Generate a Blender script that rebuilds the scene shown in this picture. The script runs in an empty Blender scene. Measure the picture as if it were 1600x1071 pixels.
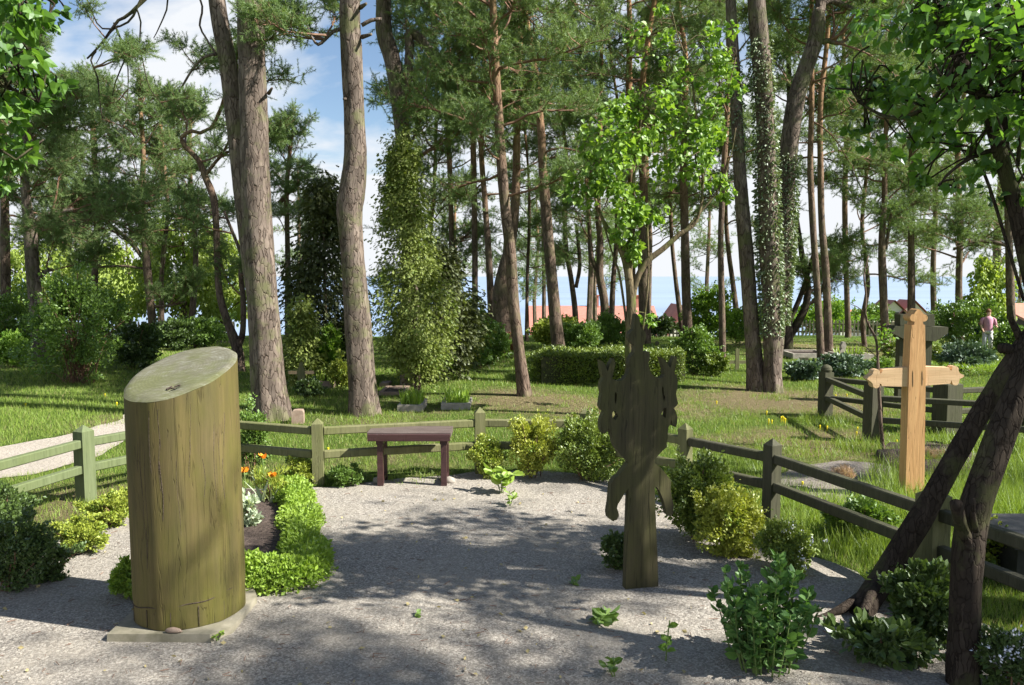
import bpy, math, random
import numpy as np
from mathutils import Vector, noise as mnoise
from mathutils.geometry import tessellate_polygon
RNG = np.random.default_rng(7); random.seed(7)
scene = bpy.context.scene; COL = scene.collection
# ------------------------------------------------------------------ camera
W0, H0, F = 1600., 1071., 1244.
HC = 1.65; PITCH = math.atan(103.5/F)
SP, CP = math.sin(PITCH), math.cos(PITCH)
cam = bpy.data.cameras.new('camera'); cam.lens = 36*F/W0; cam.sensor_width = 36; cam.clip_end = 40000; cam.clip_start = .05
co = bpy.data.objects.new('camera', cam); COL.objects.link(co)
co.location = (0, 0, HC); co.rotation_euler = (math.pi/2-PITCH, 0, 0); scene.camera = co
def ray(u, v):
    a = (u-800)/F; b = (535.5-v)/F
    return np.array([a, CP+b*SP, -SP+b*CP])
def P(u, v, Y):
    d = ray(u, v); t = Y/d[1]
    return np.array([d[0]*t, Y, HC+d[2]*t])
def sst(t):
    t = np.clip(t, 0, 1); return t*t*(3-2*t)
def gz(x, y):
    x = np.asarray(x, float); y = np.asarray(y, float)
    z = -12*sst((y-15)/110)
    am = sst((y-7)/6)
    z = z+am*(.05*np.sin(x*.7+1)*np.cos(y*.45)+.025*np.sin(x*1.9+y*1.3))
    return z
def G(u, v):
    d = ray(u, v); z = 0.
    for _ in range(12):
        t = (HC-z)/-d[2]; z = float(gz(d[0]*t, d[1]*t))
    return np.array([d[0]*t, d[1]*t, z])
def GX(x, y): return np.array([x, y, float(gz(x, y))])
# ------------------------------------------------------------------ objects
def tag(o, label=None, cat=None, group=None, kind=None):
    if label: o['label'] = label
    if cat: o['category'] = cat
    if group: o['group'] = group
    if kind: o['kind'] = kind
    return o
def thing(name, label, cat, loc=(0, 0, 0), group=None, rz=0.):
    o = bpy.data.objects.new(name, None); COL.objects.link(o)
    o.location = loc; o.rotation_euler = (0, 0, rz); o.empty_display_size = .1
    return tag(o, label, cat, group)
class MB:
    def __init__(s): s.v = []; s.f = {}; s.n = 0
    def add(s, V, Fs, mi=0):
        V = np.asarray(V, np.float32).reshape(-1, 3); Fs = np.asarray(Fs, np.int64)
        if len(Fs) == 0: return
        s.v.append(V); s.f.setdefault((Fs.shape[1], mi), []).append(Fs+s.n); s.n += len(V)
    def mesh(s, name, mats, smooth=False, origin=None):
        me = bpy.data.meshes.new(name)
        V = np.concatenate(s.v)
        if origin is not None: V = V-np.asarray(origin, np.float32)
        me.vertices.add(len(V)); me.vertices.foreach_set('co', V.astype(np.float32).ravel())
        loops = []; starts = []; tot = []; mi = []; off = 0
        for (k, m), L in s.f.items():
            A = np.concatenate(L); loops.append(A.ravel()); n = len(A)
            starts.append(off+np.arange(n)*k); tot.append(np.full(n, k)); mi.append(np.full(n, m)); off += n*k
        loops = np.concatenate(loops).astype(np.int32)
        me.loops.add(len(loops)); me.loops.foreach_set('vertex_index', loops)
        st = np.concatenate(starts).astype(np.int32); tt = np.concatenate(tot).astype(np.int32)
        me.polygons.add(len(st)); me.polygons.foreach_set('loop_start', st); me.polygons.foreach_set('loop_total', tt)
        for m in mats: me.materials.append(m)
        me.polygons.foreach_set('material_index', np.concatenate(mi).astype(np.int32))
        me.polygons.foreach_set('use_smooth', np.full(len(st), bool(smooth)))
        me.update(calc_edges=True)
        return me
    def build(s, name, mats, parent=None, smooth=False, origin=None, worldcoords=True):
        """vertices are in world coordinates; made local to parent's location (or origin)"""
        if not isinstance(mats, (list, tuple)): mats = [mats]
        if parent is not None and worldcoords:
            rz = parent.rotation_euler[2]
            V = np.concatenate(s.v)-np.array(parent.location, np.float32)
            c, n = math.cos(-rz), math.sin(-rz)
            s.v = [np.stack([V[:, 0]*c-V[:, 1]*n, V[:, 0]*n+V[:, 1]*c, V[:, 2]], 1)]
        me = s.mesh(name, mats, smooth, origin if parent is None else None)
        o = bpy.data.objects.new(name, me); COL.objects.link(o)
        if parent is not None: o.parent = parent
        elif origin is not None: o.location = origin
        return o
def unit(v): return v/(np.linalg.norm(v, axis=-1, keepdims=True)+1e-9)
def tube_vf(pts, rad, sides=8, cap=True, rough=0., twist=0., seed=0, lobes=0.):
    pts = np.asarray(pts, float); n = len(pts); rad = np.broadcast_to(np.asarray(rad, float), (n,))
    T = unit(np.gradient(pts, axis=0)); ref = np.array([0, 1., 0]) if abs(T[0][2]) > .7 else np.array([0, 0, 1.])
    U = unit(np.cross(T, ref)); Wv = np.cross(T, U)
    a = np.linspace(0, 2*np.pi, sides, endpoint=False)
    R = rad[:, None]*np.ones(sides)
    if rough > 0:
        s = np.cumsum(np.r_[0, np.linalg.norm(np.diff(pts, axis=0), axis=1)])
        rr = np.random.default_rng(seed)
        for fz, fa, am in ((2.2, 2, .5), (5, 3, .35), (13, 7, .25), (31, 13, .2)):
            ph = rr.uniform(0, 6.28, 3)
            R = R*(1+rough*am*np.sin(fz*s[:, None]+ph[0]+np.sin(a*fa+ph[1])*2)*np.cos(fa*a+ph[2]+s[:, None]*.7))
    if lobes > 0: # root flare
        s = np.linspace(0, 1, n); R = R*(1+lobes*np.exp(-s[:, None]*18)*(1.1+np.sin(a*5+seed)+.4*np.sin(a*3+1+seed)))
    V = pts[:, None, :]+R[:, :, None]*(np.cos(a)[None, :, None]*U[:, None, :]+np.sin(a)[None, :, None]*Wv[:, None, :])
    V = V.reshape(-1, 3); i = np.arange(n-1)[:, None]*sides; j = np.arange(sides); k = (j+1) % sides
    Q = np.stack([i+j, i+k, i+sides+k, i+sides+j], -1).reshape(-1, 4)
    Fs = [Q]
    if cap:
        V = np.vstack([V, pts[-1], pts[0]]); b = (n-1)*sides
        tri = np.stack([b+j, b+k, np.full(sides, n*sides)], -1); tri2 = np.stack([k, j, np.full(sides, n*sides+1)], -1)
        Fs.append(np.vstack([tri, tri2]))
    return V, Fs
def tube(mb, pts, rad, sides=8, mi=0, **k):
    V, Fs = tube_vf(pts, rad, sides, **k); n0 = mb.n; mb.v.append(np.asarray(V, np.float32)); mb.n += len(V)
    for q in Fs: mb.f.setdefault((q.shape[1], mi), []).append(q+n0)
def resample(pts, step, extra=None):
    """Catmull-Rom through points (array n x d)"""
    pts = np.asarray(pts, float); n = len(pts); out = []
    ext = np.vstack([2*pts[0]-pts[1], pts, 2*pts[-1]-pts[-2]])
    for i in range(n-1):
        p0, p1, p2, p3 = ext[i:i+4]; m = max(2, int(np.linalg.norm((p2-p1)[:3])/step))
        t = np.linspace(0, 1, m, endpoint=False)[:, None]
        out.append(.5*((2*p1)+(-p0+p2)*t+(2*p0-5*p1+4*p2-p3)*t**2+(-p0+3*p1-3*p2+p3)*t**3))
    out.append(pts[-1:]); return np.vstack(out)
BOXF = np.array([[0, 3, 2, 1], [4, 5, 6, 7], [0, 1, 5, 4], [1, 2, 6, 5], [2, 3, 7, 6], [3, 0, 4, 7]])
def box(mb, c, s, rz=0, mi=0, taper=1.):
    hx, hy, hz = s[0]/2, s[1]/2, s[2]/2
    v = np.array([[-hx, -hy, -hz], [hx, -hy, -hz], [hx, hy, -hz], [-hx, hy, -hz], [-hx*taper, -hy*taper, hz], [hx*taper, -hy*taper, hz], [hx*taper, hy*taper, hz], [-hx*taper, hy*taper, hz]])
    cc, sn = math.cos(rz), math.sin(rz)
    v = np.stack([v[:, 0]*cc-v[:, 1]*sn, v[:, 0]*sn+v[:, 1]*cc, v[:, 2]], 1)+np.asarray(c)
    mb.add(v, BOXF, mi)
def beam(mb, a, b, w, h, mi=0, ridge=False):
    """bar from a to b: width w (horizontal), height h, optional roof shaped top"""
    a = np.asarray(a, float); b = np.asarray(b, float); T = unit(b-a); S = unit(np.cross(T, [0, 0, 1.])); U = np.cross(S, T)
    if ridge: prof = [(-w/2, -h/2), (w/2, -h/2), (w/2, h*.15), (0, h/2), (-w/2, h*.15)]
    else:
        e = min(w, h)*.12; prof = [(-w/2+e, -h/2), (w/2-e, -h/2), (w/2, -h/2+e), (w/2, h/2-e), (w/2-e, h/2), (-w/2+e, h/2), (-w/2, h/2-e), (-w/2, -h/2+e)]
    m = len(prof); V = [p+S*x+U*y for p in (a, b) for x, y in prof]
    mb.add(V, [[j, (j+1) % m, m+(j+1) % m, m+j] for j in range(m)], mi)
    mb.add(V, [list(range(m))[::-1], list(range(m, 2*m))], mi)
def plate(mb, outer, holes, Yf, thick, mi=0, rnd=None, yaw=0., cx=0.):
    """flat board from a 2D (x,z) outline"""
    loops = [outer]+holes; pts = [p for L in loops for p in L]
    tris = tessellate_polygon([[Vector((p[0], p[1], 0)) for p in L] for L in loops])
    n = len(pts); A = np.array(pts, float)
    def tr(y):
        x = A[:, 0]-cx; return np.stack([cx+x*math.cos(yaw)-y*math.sin(yaw), Yf+x*math.sin(yaw)+y*math.cos(yaw), A[:, 1]], 1)
    V = np.vstack([tr(0), tr(thick)])
    F3 = []
    for a, b, c in tris:
        p, q, r = A[a], A[b], A[c]; s = (q[0]-p[0])*(r[1]-p[1])-(q[1]-p[1])*(r[0]-p[0])
        if s < 0: b, c = c, b
        F3 += [(a, b, c), (n+a, n+c, n+b)]
    mb.add(V, F3, mi); off = 0; Q = []
    for L in loops:
        m = len(L)
        for i in range(m):
            j = (i+1) % m; Q.append((off+i, off+j, n+off+j, n+off+i))
        off += m
    mb.add(V, Q, mi)
def frames(n, dirs=None, spread=1., rng=RNG):
    """n rotation frames (x right,y along leaf,z normal); dirs: preferred leaf direction"""
    r = unit(rng.normal(size=(n, 3)))
    y = r if dirs is None else unit(dirs+r*spread)
    a = unit(rng.normal(size=(n, 3))+np.array([0, 0, .7])); x = unit(np.cross(y, a)); z = np.cross(x, y)
    return x, y, z
LEAF = {
 'oval': (np.array([[0, 0, 0], [.3, .3, .08], [.27, .7, .06], [0, 1, -.08], [-.27, .7, .06], [-.3, .3, .08]]), np.array([[0, 1, 2, 3], [0, 3, 4, 5]])),
 'heart': (np.array([[0, 0, 0], [.3, -.08, .05], [.48, .22, .1], [.32, .65, .05], [0, 1.05, -.15], [-.32, .65, .05], [-.48, .22, .1], [-.3, -.08, .05], [0, .5, -.02]]),
           np.array([[0, 1, 2, 8], [8, 2, 3, 4], [0, 8, 6, 7], [8, 4, 5, 6]])),
 'small': (np.array([[0, 0, 0], [.32, .5, .08], [0, 1, 0], [-.32, .5, .08]]), np.array([[0, 1, 2], [0, 2, 3]])),
 'spray': (np.array([[0, 0, 0], [.1, .45, 0], [.0, 1, -.12], [-.1, .45, 0], [.38, .62, -.05], [-.38, .62, -.05], [.05, .25, 0], [-.05, .25, 0], [.24, .95, -.08], [-.24, .95, -.08]]),
           np.array([[0, 1, 2, 3], [0, 6, 4, 1], [0, 3, 5, 7], [0, 1, 8, 2], [0, 2, 9, 3]])),
 'blade': (np.array([[-.06, 0, 0], [.06, 0, 0], [.05, .55, .05], [0, 1, .22], [-.05, .55, .05]]), np.array([[0, 1, 2, 4], [4, 2, 3, 3]])),
}
def leaves(mb, pos, size, kind='small', dirs=None, spread=1., mi=0, rng=RNG):
    T, Fq = LEAF[kind]; pos = np.asarray(pos); n = len(pos)
    if n == 0: return
    x, y, z = frames(n, dirs, spread, rng); s = np.broadcast_to(size, (n,))[:, None, None] if np.ndim(size) else size
    V = pos[:, None, :]+s*(T[None, :, 0:1]*x[:, None]+T[None, :, 1:2]*y[:, None]+T[None, :, 2:3]*z[:, None])
    k = len(T); off = np.arange(n)[:, None, None]*k
    if kind == 'blade':
        mb_v = V.reshape(-1, 3); n0 = mb.n; mb.v.append(mb_v.astype(np.float32)); mb.n += len(mb_v)
        mb.f.setdefault((4, mi), []).append((off+Fq[None, 0:1]).reshape(-1, 4)+n0)
        mb.f.setdefault((3, mi), []).append((off+Fq[None, 1:2, :3]).reshape(-1, 3)+n0); return
    mb.add(V.reshape(-1, 3), (off+Fq[None]).reshape(-1, Fq.shape[1]), mi)
# ------------------------------------------------------------------ materials
def newmat(name):
    m = bpy.data.materials.new(name); m.use_nodes = True; nt = m.node_tree; nt.nodes.clear()
    out = nt.nodes.new('ShaderNodeOutputMaterial'); return m, nt, out
def N(nt, t, **k):
    n = nt.nodes.new(t)
    for a, b in k.items(): setattr(n, a, b)
    return n
def ramp(nt, fac, stops):
    r = N(nt, 'ShaderNodeValToRGB'); nt.links.new(fac, r.inputs[0]); e = r.color_ramp.elements
    while len(e) < len(stops): e.new(.5)
    for el, (p, c) in zip(e, stops): el.position = p; el.color = (*c, 1)
    return r.outputs[0]
def noise(nt, vec, scale, detail=4, rough=.55, dist=0.):
    n = N(nt, 'ShaderNodeTexNoise'); n.inputs['Scale'].default_value = scale; n.inputs['Detail'].default_value = detail
    n.inputs['Roughness'].default_value = rough; n.inputs['Distortion'].default_value = dist
    nt.links.new(vec, n.inputs['Vector']); return n.outputs['Fac']
def mapv(nt, vec, scale): 
    m = N(nt, 'ShaderNodeMapping'); m.inputs['Scale'].default_value = scale; nt.links.new(vec, m.inputs['Vector']); return m.outputs[0]
def mix(nt, fac, a, b, mode='MIX'):
    m = N(nt, 'ShaderNodeMix', data_type='RGBA', blend_type=mode)
    for s, v in ((m.inputs[0], fac), (m.inputs[6], a), (m.inputs[7], b)):
        if hasattr(v, 'links'): nt.links.new(v, s)
        elif isinstance(v, tuple): s.default_value = (*v, 1)
        else: s.default_value = v
    return m.outputs[2]
def math_(nt, op, a, b=0., clamp=False):
    m = N(nt, 'ShaderNodeMath', operation=op); m.use_clamp = clamp
    for s, v in ((m.inputs[0], a), (m.inputs[1], b)):
        if hasattr(v, 'links'): nt.links.new(v, s)
        else: s.default_value = v
    return m.outputs[0]
def bump(nt, h, strength, dist, prev=None):
    b = N(nt, 'ShaderNodeBump'); b.inputs['Strength'].default_value = strength; b.inputs['Distance'].default_value = dist
    nt.links.new(h, b.inputs['Height'])
    if prev is not None: nt.links.new(prev, b.inputs['Normal'])
    return b.outputs[0]
def princ(nt, out, col, rough=.8, nrm=None, spec=.3):
    p = N(nt, 'ShaderNodeBsdfPrincipled')
    if isinstance(col, tuple): p.inputs['Base Color'].default_value = (*col, 1)
    else: nt.links.new(col, p.inputs['Base Color'])
    p.inputs['Roughness'].default_value = rough; p.inputs['Specular IOR Level'].default_value = spec
    if nrm is not None: nt.links.new(nrm, p.inputs['Normal'])
    nt.links.new(p.outputs[0], out.inputs[0]); return p
def leafmat(name, stops, transl=.35, gloss=.12, rough=.45, patch=.5, pscale=2.5):
    m, nt, out = newmat(name); geo = N(nt, 'ShaderNodeNewGeometry'); tc = N(nt, 'ShaderNodeTexCoord')
    nz = noise(nt, tc.outputs['Object'], pscale, 3)
    f = math_(nt, 'ADD', math_(nt, 'MULTIPLY', geo.outputs['Random Per Island'], 1-patch), math_(nt, 'MULTIPLY', math_(nt, 'MULTIPLY_ADD', nz, 2.2), patch))
    mm = f.node  # remap noise roughly 0..1
    c = ramp(nt, f, stops)
    d = N(nt, 'ShaderNodeBsdfDiffuse'); nt.links.new(c, d.inputs[0])
    t = N(nt, 'ShaderNodeBsdfTranslucent'); nt.links.new(mix(nt, 1., c, (1.0, 1.0, .45), 'MULTIPLY'), t.inputs[0])
    g = N(nt, 'ShaderNodeBsdfGlossy'); g.inputs['Roughness'].default_value = rough; g.inputs[0].default_value = (.9, .95, 1, 1)
    m1 = N(nt, 'ShaderNodeMixShader'); m1.inputs[0].default_value = transl; nt.links.new(d.outputs[0], m1.inputs[1]); nt.links.new(t.outputs[0], m1.inputs[2])
    lw = N(nt, 'ShaderNodeLayerWeight'); lw.inputs[0].default_value = .3
    m2 = N(nt, 'ShaderNodeMixShader'); nt.links.new(math_(nt, 'MULTIPLY', lw.outputs['Facing'], gloss*1.6), m2.inputs[0]); nt.links.new(m1.outputs[0], m2.inputs[1]); nt.links.new(g.outputs[0], m2.inputs[2])
    nt.links.new(m2.outputs[0], out.inputs[0]); return m
def barkmat(name, low, high, orange=None, z0=3., z1=6., scale=17., moss=0., depth=.012):
    m, nt, out = newmat(name); tc = N(nt, 'ShaderNodeTexCoord'); o = tc.outputs['Object']
    wob = N(nt, 'ShaderNodeTexNoise'); wob.inputs['Scale'].default_value = 9; wob.inputs['Detail'].default_value = 4; nt.links.new(o, wob.inputs['Vector'])
    va = N(nt, 'ShaderNodeVectorMath', operation='MULTIPLY_ADD'); nt.links.new(wob.outputs['Color'], va.inputs[0]); va.inputs[1].default_value = (.06, .06, .10); nt.links.new(o, va.inputs[2])
    mv = mapv(nt, va.outputs[0], (1, 1, .24))
    vo = N(nt, 'ShaderNodeTexVoronoi', feature='DISTANCE_TO_EDGE'); vo.inputs['Scale'].default_value = scale; nt.links.new(mv, vo.inputs['Vector'])
    vc = N(nt, 'ShaderNodeTexVoronoi'); vc.inputs['Scale'].default_value = scale; nt.links.new(mv, vc.inputs['Vector'])
    crack = math_(nt, 'ADD', math_(nt, 'MULTIPLY', vo.outputs['Distance'], 9.), ramp(nt, noise(nt, o, 7, 4, .7), [(.42, (0, 0, 0)), (.66, (.8, .8, .8))]), True)
    fine = noise(nt, mapv(nt, o, (1, 1, .35)), 45, 5, .7)
    plate_ = math_(nt, 'ADD', math_(nt, 'MULTIPLY', N_sep(nt, vc.outputs['Color']), .5), math_(nt, 'MULTIPLY', fine, .6))
    c = ramp(nt, plate_, [(.1, low), (.9, high)])
    if orange is not None:
        sx = N(nt, 'ShaderNodeSeparateXYZ'); nt.links.new(o, sx.inputs[0])
        mr = N(nt, 'ShaderNodeMapRange'); mr.inputs[1].default_value = z0; mr.inputs[2].default_value = z1
        nt.links.new(math_(nt, 'ADD', sx.outputs[2], math_(nt, 'MULTIPLY', noise(nt, o, 1.5), 1.5)), mr.inputs[0])
        c = mix(nt, mr.outputs[0], c, mix(nt, fine, tuple(x*.6 for x in orange), tuple(min(1, x*1.4) for x in orange)))
    c = mix(nt, ramp(nt, noise(nt, mapv(nt, o, (1, 1, .5)), 5, 5, .7), [(.4, (.75, .75, .75)), (.6, (0, 0, 0))]), c, mix(nt, 1., c, (.55, .53, .52), 'MULTIPLY'))
    if moss: c = mix(nt, math_(nt, 'MULTIPLY', ramp(nt, noise(nt, o, 3.5, 5, .65), [(.5, (0, 0, 0)), (.62, (1, 1, 1))]), moss), c, (.10, .13, .03))
    c = mix(nt, crack, mix(nt, 1., c, (.5, .45, .41), 'MULTIPLY'), c)
    h = math_(nt, 'ADD', math_(nt, 'POWER', crack, .6), math_(nt, 'MULTIPLY', fine, .35))
    princ(nt, out, c, .9, bump(nt, h, 1., depth), .15); return m
def N_sep(nt, col):
    s = N(nt, 'ShaderNodeSeparateColor'); nt.links.new(col, s.inputs[0]); return s.outputs[0]
def woodmat(name, a, b, moss=None, grain=(60, 60, 2.5), rough=.75, crack=.4, mossamt=.8, dark=None):
    m, nt, out = newmat(name); tc = N(nt, 'ShaderNodeTexCoord'); o = tc.outputs['Object']
    g = noise(nt, mapv(nt, o, tuple(x/10 for x in grain)), 10, 6, .65, .6)
    big = noise(nt, o, 2.2, 3)
    c = ramp(nt, g, [(.25, a), (.75, b)])
    if moss: c = mix(nt, math_(nt, 'MULTIPLY', ramp(nt, noise(nt, mapv(nt, o, (1, 1, .5)), 3.2, 6, .7), [(.36, (0, 0, 0)), (.66, (1, 1, 1))]), mossamt), c, moss)
    if dark: c = mix(nt, ramp(nt, noise(nt, mapv(nt, o, (4, 4, .6)), 2.5, 4), [(.45, (0, 0, 0)), (.75, (.7, .7, .7))]), c, dark)
    ck = ramp(nt, noise(nt, mapv(nt, o, (7, 7, .35)), 4, 3, .5, .8), [(.485, (1, 1, 1)), (.5, (0, 0, 0)), (.515, (1, 1, 1))])
    ckf = math_(nt, 'SUBTRACT', 1., math_(nt, 'MULTIPLY', math_(nt, 'SUBTRACT', 1., ck), crack))
    c = mix(nt, 1., c, mix(nt, ckf, (.25, .22, .18), (1, 1, 1)), 'MULTIPLY')
    h = math_(nt, 'ADD', g, math_(nt, 'MULTIPLY', ckf, 1.5))
    princ(nt, out, c, rough, bump(nt, h, .5, .006), .3); return m
def plain(name, a, b, scale=8., rough=.8, bmp=.3, dist=.01, spec=.3):
    m, nt, out = newmat(name); o = N(nt, 'ShaderNodeTexCoord').outputs['Object']
    n = noise(nt, o, scale, 6, .65); princ(nt, out, ramp(nt, n, [(.3, a), (.7, b)]), rough, bump(nt, n, bmp, dist), spec); return m
M = {}
M['needle'] = leafmat('pine_needles', [(.1, (.042, .095, .045)), (.5, (.095, .175, .08)), (.9, (.18, .27, .10))], .42, .06, .5, .55, .9)
M['needle_far'] = leafmat('pine_needles_light', [(.1, (.055, .115, .055)), (.5, (.115, .195, .09)), (.9, (.2, .29, .11))], .42, .06, .5, .6, .3)
M['twig'] = plain('pine_twig', (.10, .06, .04), (.25, .14, .09), 30)
M['bark'] = barkmat('pine_bark_grey', (.075, .06, .05), (.255, .205, .17), (.38, .22, .13), 7, 10, 25, .45)
M['bark_mid'] = barkmat('pine_bark_brown', (.08, .06, .048), (.24, .175, .135), (.42, .24, .13), 3.6, 7.5, 24, .25)
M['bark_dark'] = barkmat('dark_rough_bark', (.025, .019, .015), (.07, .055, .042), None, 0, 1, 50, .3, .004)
M['bark_lilac'] = barkmat('mossy_shrub_bark', (.10, .08, .05), (.25, .2, .12), None, 0, 1, 22, .7, .006)
M['ivy'] = leafmat('ivy_leaves', [(.1, (.03, .055, .02)), (.6, (.07, .12, .035)), (.95, (.2, .26, .12))], .2, .2, .5)
M['lilac'] = leafmat('lilac_leaves', [(.05, (.06, .14, .02)), (.5, (.12, .25, .03)), (.95, (.28, .44, .07))], .5, .1, .5, .3)
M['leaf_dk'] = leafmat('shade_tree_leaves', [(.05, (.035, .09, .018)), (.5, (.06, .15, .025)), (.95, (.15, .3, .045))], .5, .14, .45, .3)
M['hydra'] = leafmat('fresh_shade_leaves', [(.05, (.05, .12, .03)), (.5, (.09, .2, .05)), (.95, (.17, .32, .08))], .4, .1, .5, .3)
M['birch'] = leafmat('birch_leaves', [(.05, (.15, .24, .035)), (.5, (.24, .35, .06)), (.95, (.36, .46, .10))], .5, .1, .5, .5, .8)
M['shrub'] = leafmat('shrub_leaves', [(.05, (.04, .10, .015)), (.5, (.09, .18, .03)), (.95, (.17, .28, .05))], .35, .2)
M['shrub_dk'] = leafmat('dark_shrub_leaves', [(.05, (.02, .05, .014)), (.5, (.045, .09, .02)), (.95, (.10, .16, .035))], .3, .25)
M['gold'] = leafmat('golden_shrub_leaves', [(.1, (.05, .12, .015)), (.5, (.12, .23, .025)), (.82, (.2, .31, .03)), (.98, (.42, .46, .07))], .35, .2, .45, .6, 5)
M['goldgreen'] = leafmat('yellow_green_leaves', [(.1, (.04, .10, .014)), (.5, (.09, .18, .022)), (.8, (.19, .29, .035)), (.97, (.36, .42, .06))], .35, .2, .45, .5, 5)
M['boxy'] = leafmat('box_leaves', [(.1, (.03, .07, .014)), (.5, (.075, .14, .022)), (.95, (.22, .29, .045))], .3, .2, .45, .4, 4)
M['thuja'] = leafmat('thuja_sprays', [(.05, (.04, .075, .015)), (.45, (.09, .16, .025)), (.8, (.17, .25, .04)), (.95, (.26, .32, .07))], .3, .12, .5, .5, 3)
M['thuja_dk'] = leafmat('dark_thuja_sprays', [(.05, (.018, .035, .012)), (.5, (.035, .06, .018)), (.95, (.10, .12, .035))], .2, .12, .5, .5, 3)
M['border'] = leafmat('border_plant_leaves', [(.05, (.09, .2, .02)), (.5, (.17, .32, .035)), (.95, (.3, .44, .06))], .4, .15, .5, .5, 6)
M['pale'] = leafmat('pale_plant_leaves', [(.1, (.22, .32, .2)), (.9, (.5, .58, .42))], .3, .1)
M['red'] = leafmat('reddish_twiggy_leaves', [(.1, (.12, .05, .035)), (.9, (.26, .13, .08))], .2, .1)
M['heather'] = leafmat('heather_sprigs', [(.1, (.3, .14, .12)), (.5, (.5, .3, .24)), (.95, (.6, .45, .33))], .2, .05)
M['juniper'] = leafmat('juniper_sprays', [(.05, (.03, .07, .04)), (.5, (.06, .115, .07)), (.95, (.13, .2, .12))], .2, .2)
M['grass'] = leafmat('grass_blades', [(.1, (.08, .15, .02)), (.5, (.15, .27, .04)), (.9, (.27, .38, .07))], .45, .15, .5, .5, .8)
M['straw'] = leafmat('dry_grass_blades', [(.1, (.22, .2, .08)), (.9, (.45, .38, .2))], .3, .05)
M['white'] = plain('white_petals', (.75, .78, .85), (.85, .85, .9), 5)
M['orange'] = plain('orange_petals', (.8, .25, .02), (.9, .42, .03), 12)
M['yellow'] = plain('yellow_petals', (.75, .6, .02), (.85, .7, .03), 12)
M['stem'] = plain('green_stems', (.1, .16, .04), (.18, .24, .07), 20)
M['log'] = woodmat('mossy_log_wood', (.075, .055, .02), (.165, .125, .05), (.088, .088, .014), (24, 24, 1.2), .7, .45, .85, (.05, .045, .02))
def ringmat():
    m, nt, out = newmat('log_end_grain'); o = N(nt, 'ShaderNodeTexCoord').outputs['Object']
    w = N(nt, 'ShaderNodeTexWave', wave_type='RINGS', rings_direction='Z'); w.inputs['Scale'].default_value = 22; w.inputs['Distortion'].default_value = 3; w.inputs['Detail'].default_value = 3; w.inputs['Detail Scale'].default_value = 2; nt.links.new(o, w.inputs['Vector'])
    sc = noise(nt, mapv(nt, o, (3, 14, 3)), 6, 6, .75); big = noise(nt, o, 5, 5, .65)
    c = ramp(nt, sc, [(.25, (.09, .085, .06)), (.55, (.17, .165, .12)), (.75, (.36, .37, .34))]); c = mix(nt, ramp(nt, big, [(.42, (0, 0, 0)), (.6, (.6, .6, .6))]), c, (.11, .125, .035))
    c = mix(nt, math_(nt, 'MULTIPLY', w.outputs['Fac'], .22), c, (.07, .06, .035)); princ(nt, out, c, .8, bump(nt, sc, .6, .004), .2); return m
M['logtop'] = ringmat()
M['marker'] = woodmat('dark_mossy_board', (.035, .03, .017), (.105, .088, .048), (.08, .085, .022), (70, 70, 2.), .75, .6, .8, (.03, .026, .016))
M['oak'] = woodmat('new_oak_wood', (.46, .24, .10), (.70, .43, .2), None, (30, 30, 2), .6, .4)
M['oak2'] = woodmat('new_pale_oak_wood', (.54, .34, .18), (.80, .57, .34), None, (2, 30, 30), .6, .3)
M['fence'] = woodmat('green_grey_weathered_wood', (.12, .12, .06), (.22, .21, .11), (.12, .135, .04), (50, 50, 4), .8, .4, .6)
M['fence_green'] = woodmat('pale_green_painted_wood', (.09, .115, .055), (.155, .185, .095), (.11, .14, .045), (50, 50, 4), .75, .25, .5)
M['fence_dk'] = woodmat('dark_weathered_and_shaded_wood', (.038, .036, .024), (.09, .085, .055), (.06, .07, .026), (50, 50, 4), .8, .4, .5)  # dark weathered timber; on the yard fence it stands in for shade
M['fence_far'] = woodmat('grey_picket_wood', (.17, .16, .11), (.28, .26, .18), None, (50, 50, 4), .8, .2)
M['bench'] = woodmat('worn_maroon_paint', (.042, .02, .02), (.08, .04, .038), (.07, .04, .042), (3, 40, 40), .35, .3, .4)
M['benchtop'] = woodmat('worn_maroon_top', (.08, .06, .055), (.18, .145, .13), (.06, .035, .033), (3, 40, 40), .5, .3, .4)
M['stone'] = plain('weathered_stone', (.22, .2, .17), (.42, .38, .33), 14, .9, .6, .01)
M['brickstone'] = plain('reddish_stone', (.22, .15, .11), (.36, .28, .22), 14, .9, .6, .01)
M['concrete'] = plain('lichen_concrete', (.25, .23, .17), (.42, .4, .32), 9, .9, .4, .008)
M['slabstone'] = plain('mossy_slab', (.15, .14, .09), (.34, .31, .24), 7, .9, .5, .01)
M['soil'] = plain('dark_soil', (.045, .032, .026), (.12, .09, .075), 35, .95, 1., .03)
M['soil2'] = plain('grey_brown_soil', (.13, .11, .095), (.27, .24, .21), 30, .95, 1., .02)
M['iron'] = plain('dark_iron', (.02, .02, .022), (.05, .05, .05), 10, .5)
M['lampglass'] = plain('white_lamp_glass', (.6, .65, .7), (.7, .75, .8), 3, .3)
M['skin'] = plain('skin', (.6, .38, .28), (.65, .42, .32), 3)
M['hair'] = plain('brown_hair', (.12, .06, .03), (.2, .1, .05), 20)
M['bluecloth'] = plain('light_blue_cloth', (.10, .3, .5), (.15, .36, .55), 8)
M['navy'] = plain('navy_cloth', (.03, .06, .16), (.05, .09, .2), 8)
M['pink'] = plain('pink_cloth', (.45, .2, .28), (.55, .3, .38), 12)
M['whitecloth'] = plain('white_cloth', (.5, .5, .5), (.58, .58, .58), 8)
M['render'] = plain('pale_house_wall', (.6, .58, .52), (.7, .68, .62), 2)
M['darkwall'] = plain('dark_timber_wall', (.06, .045, .04), (.10, .08, .07), 6)
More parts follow.
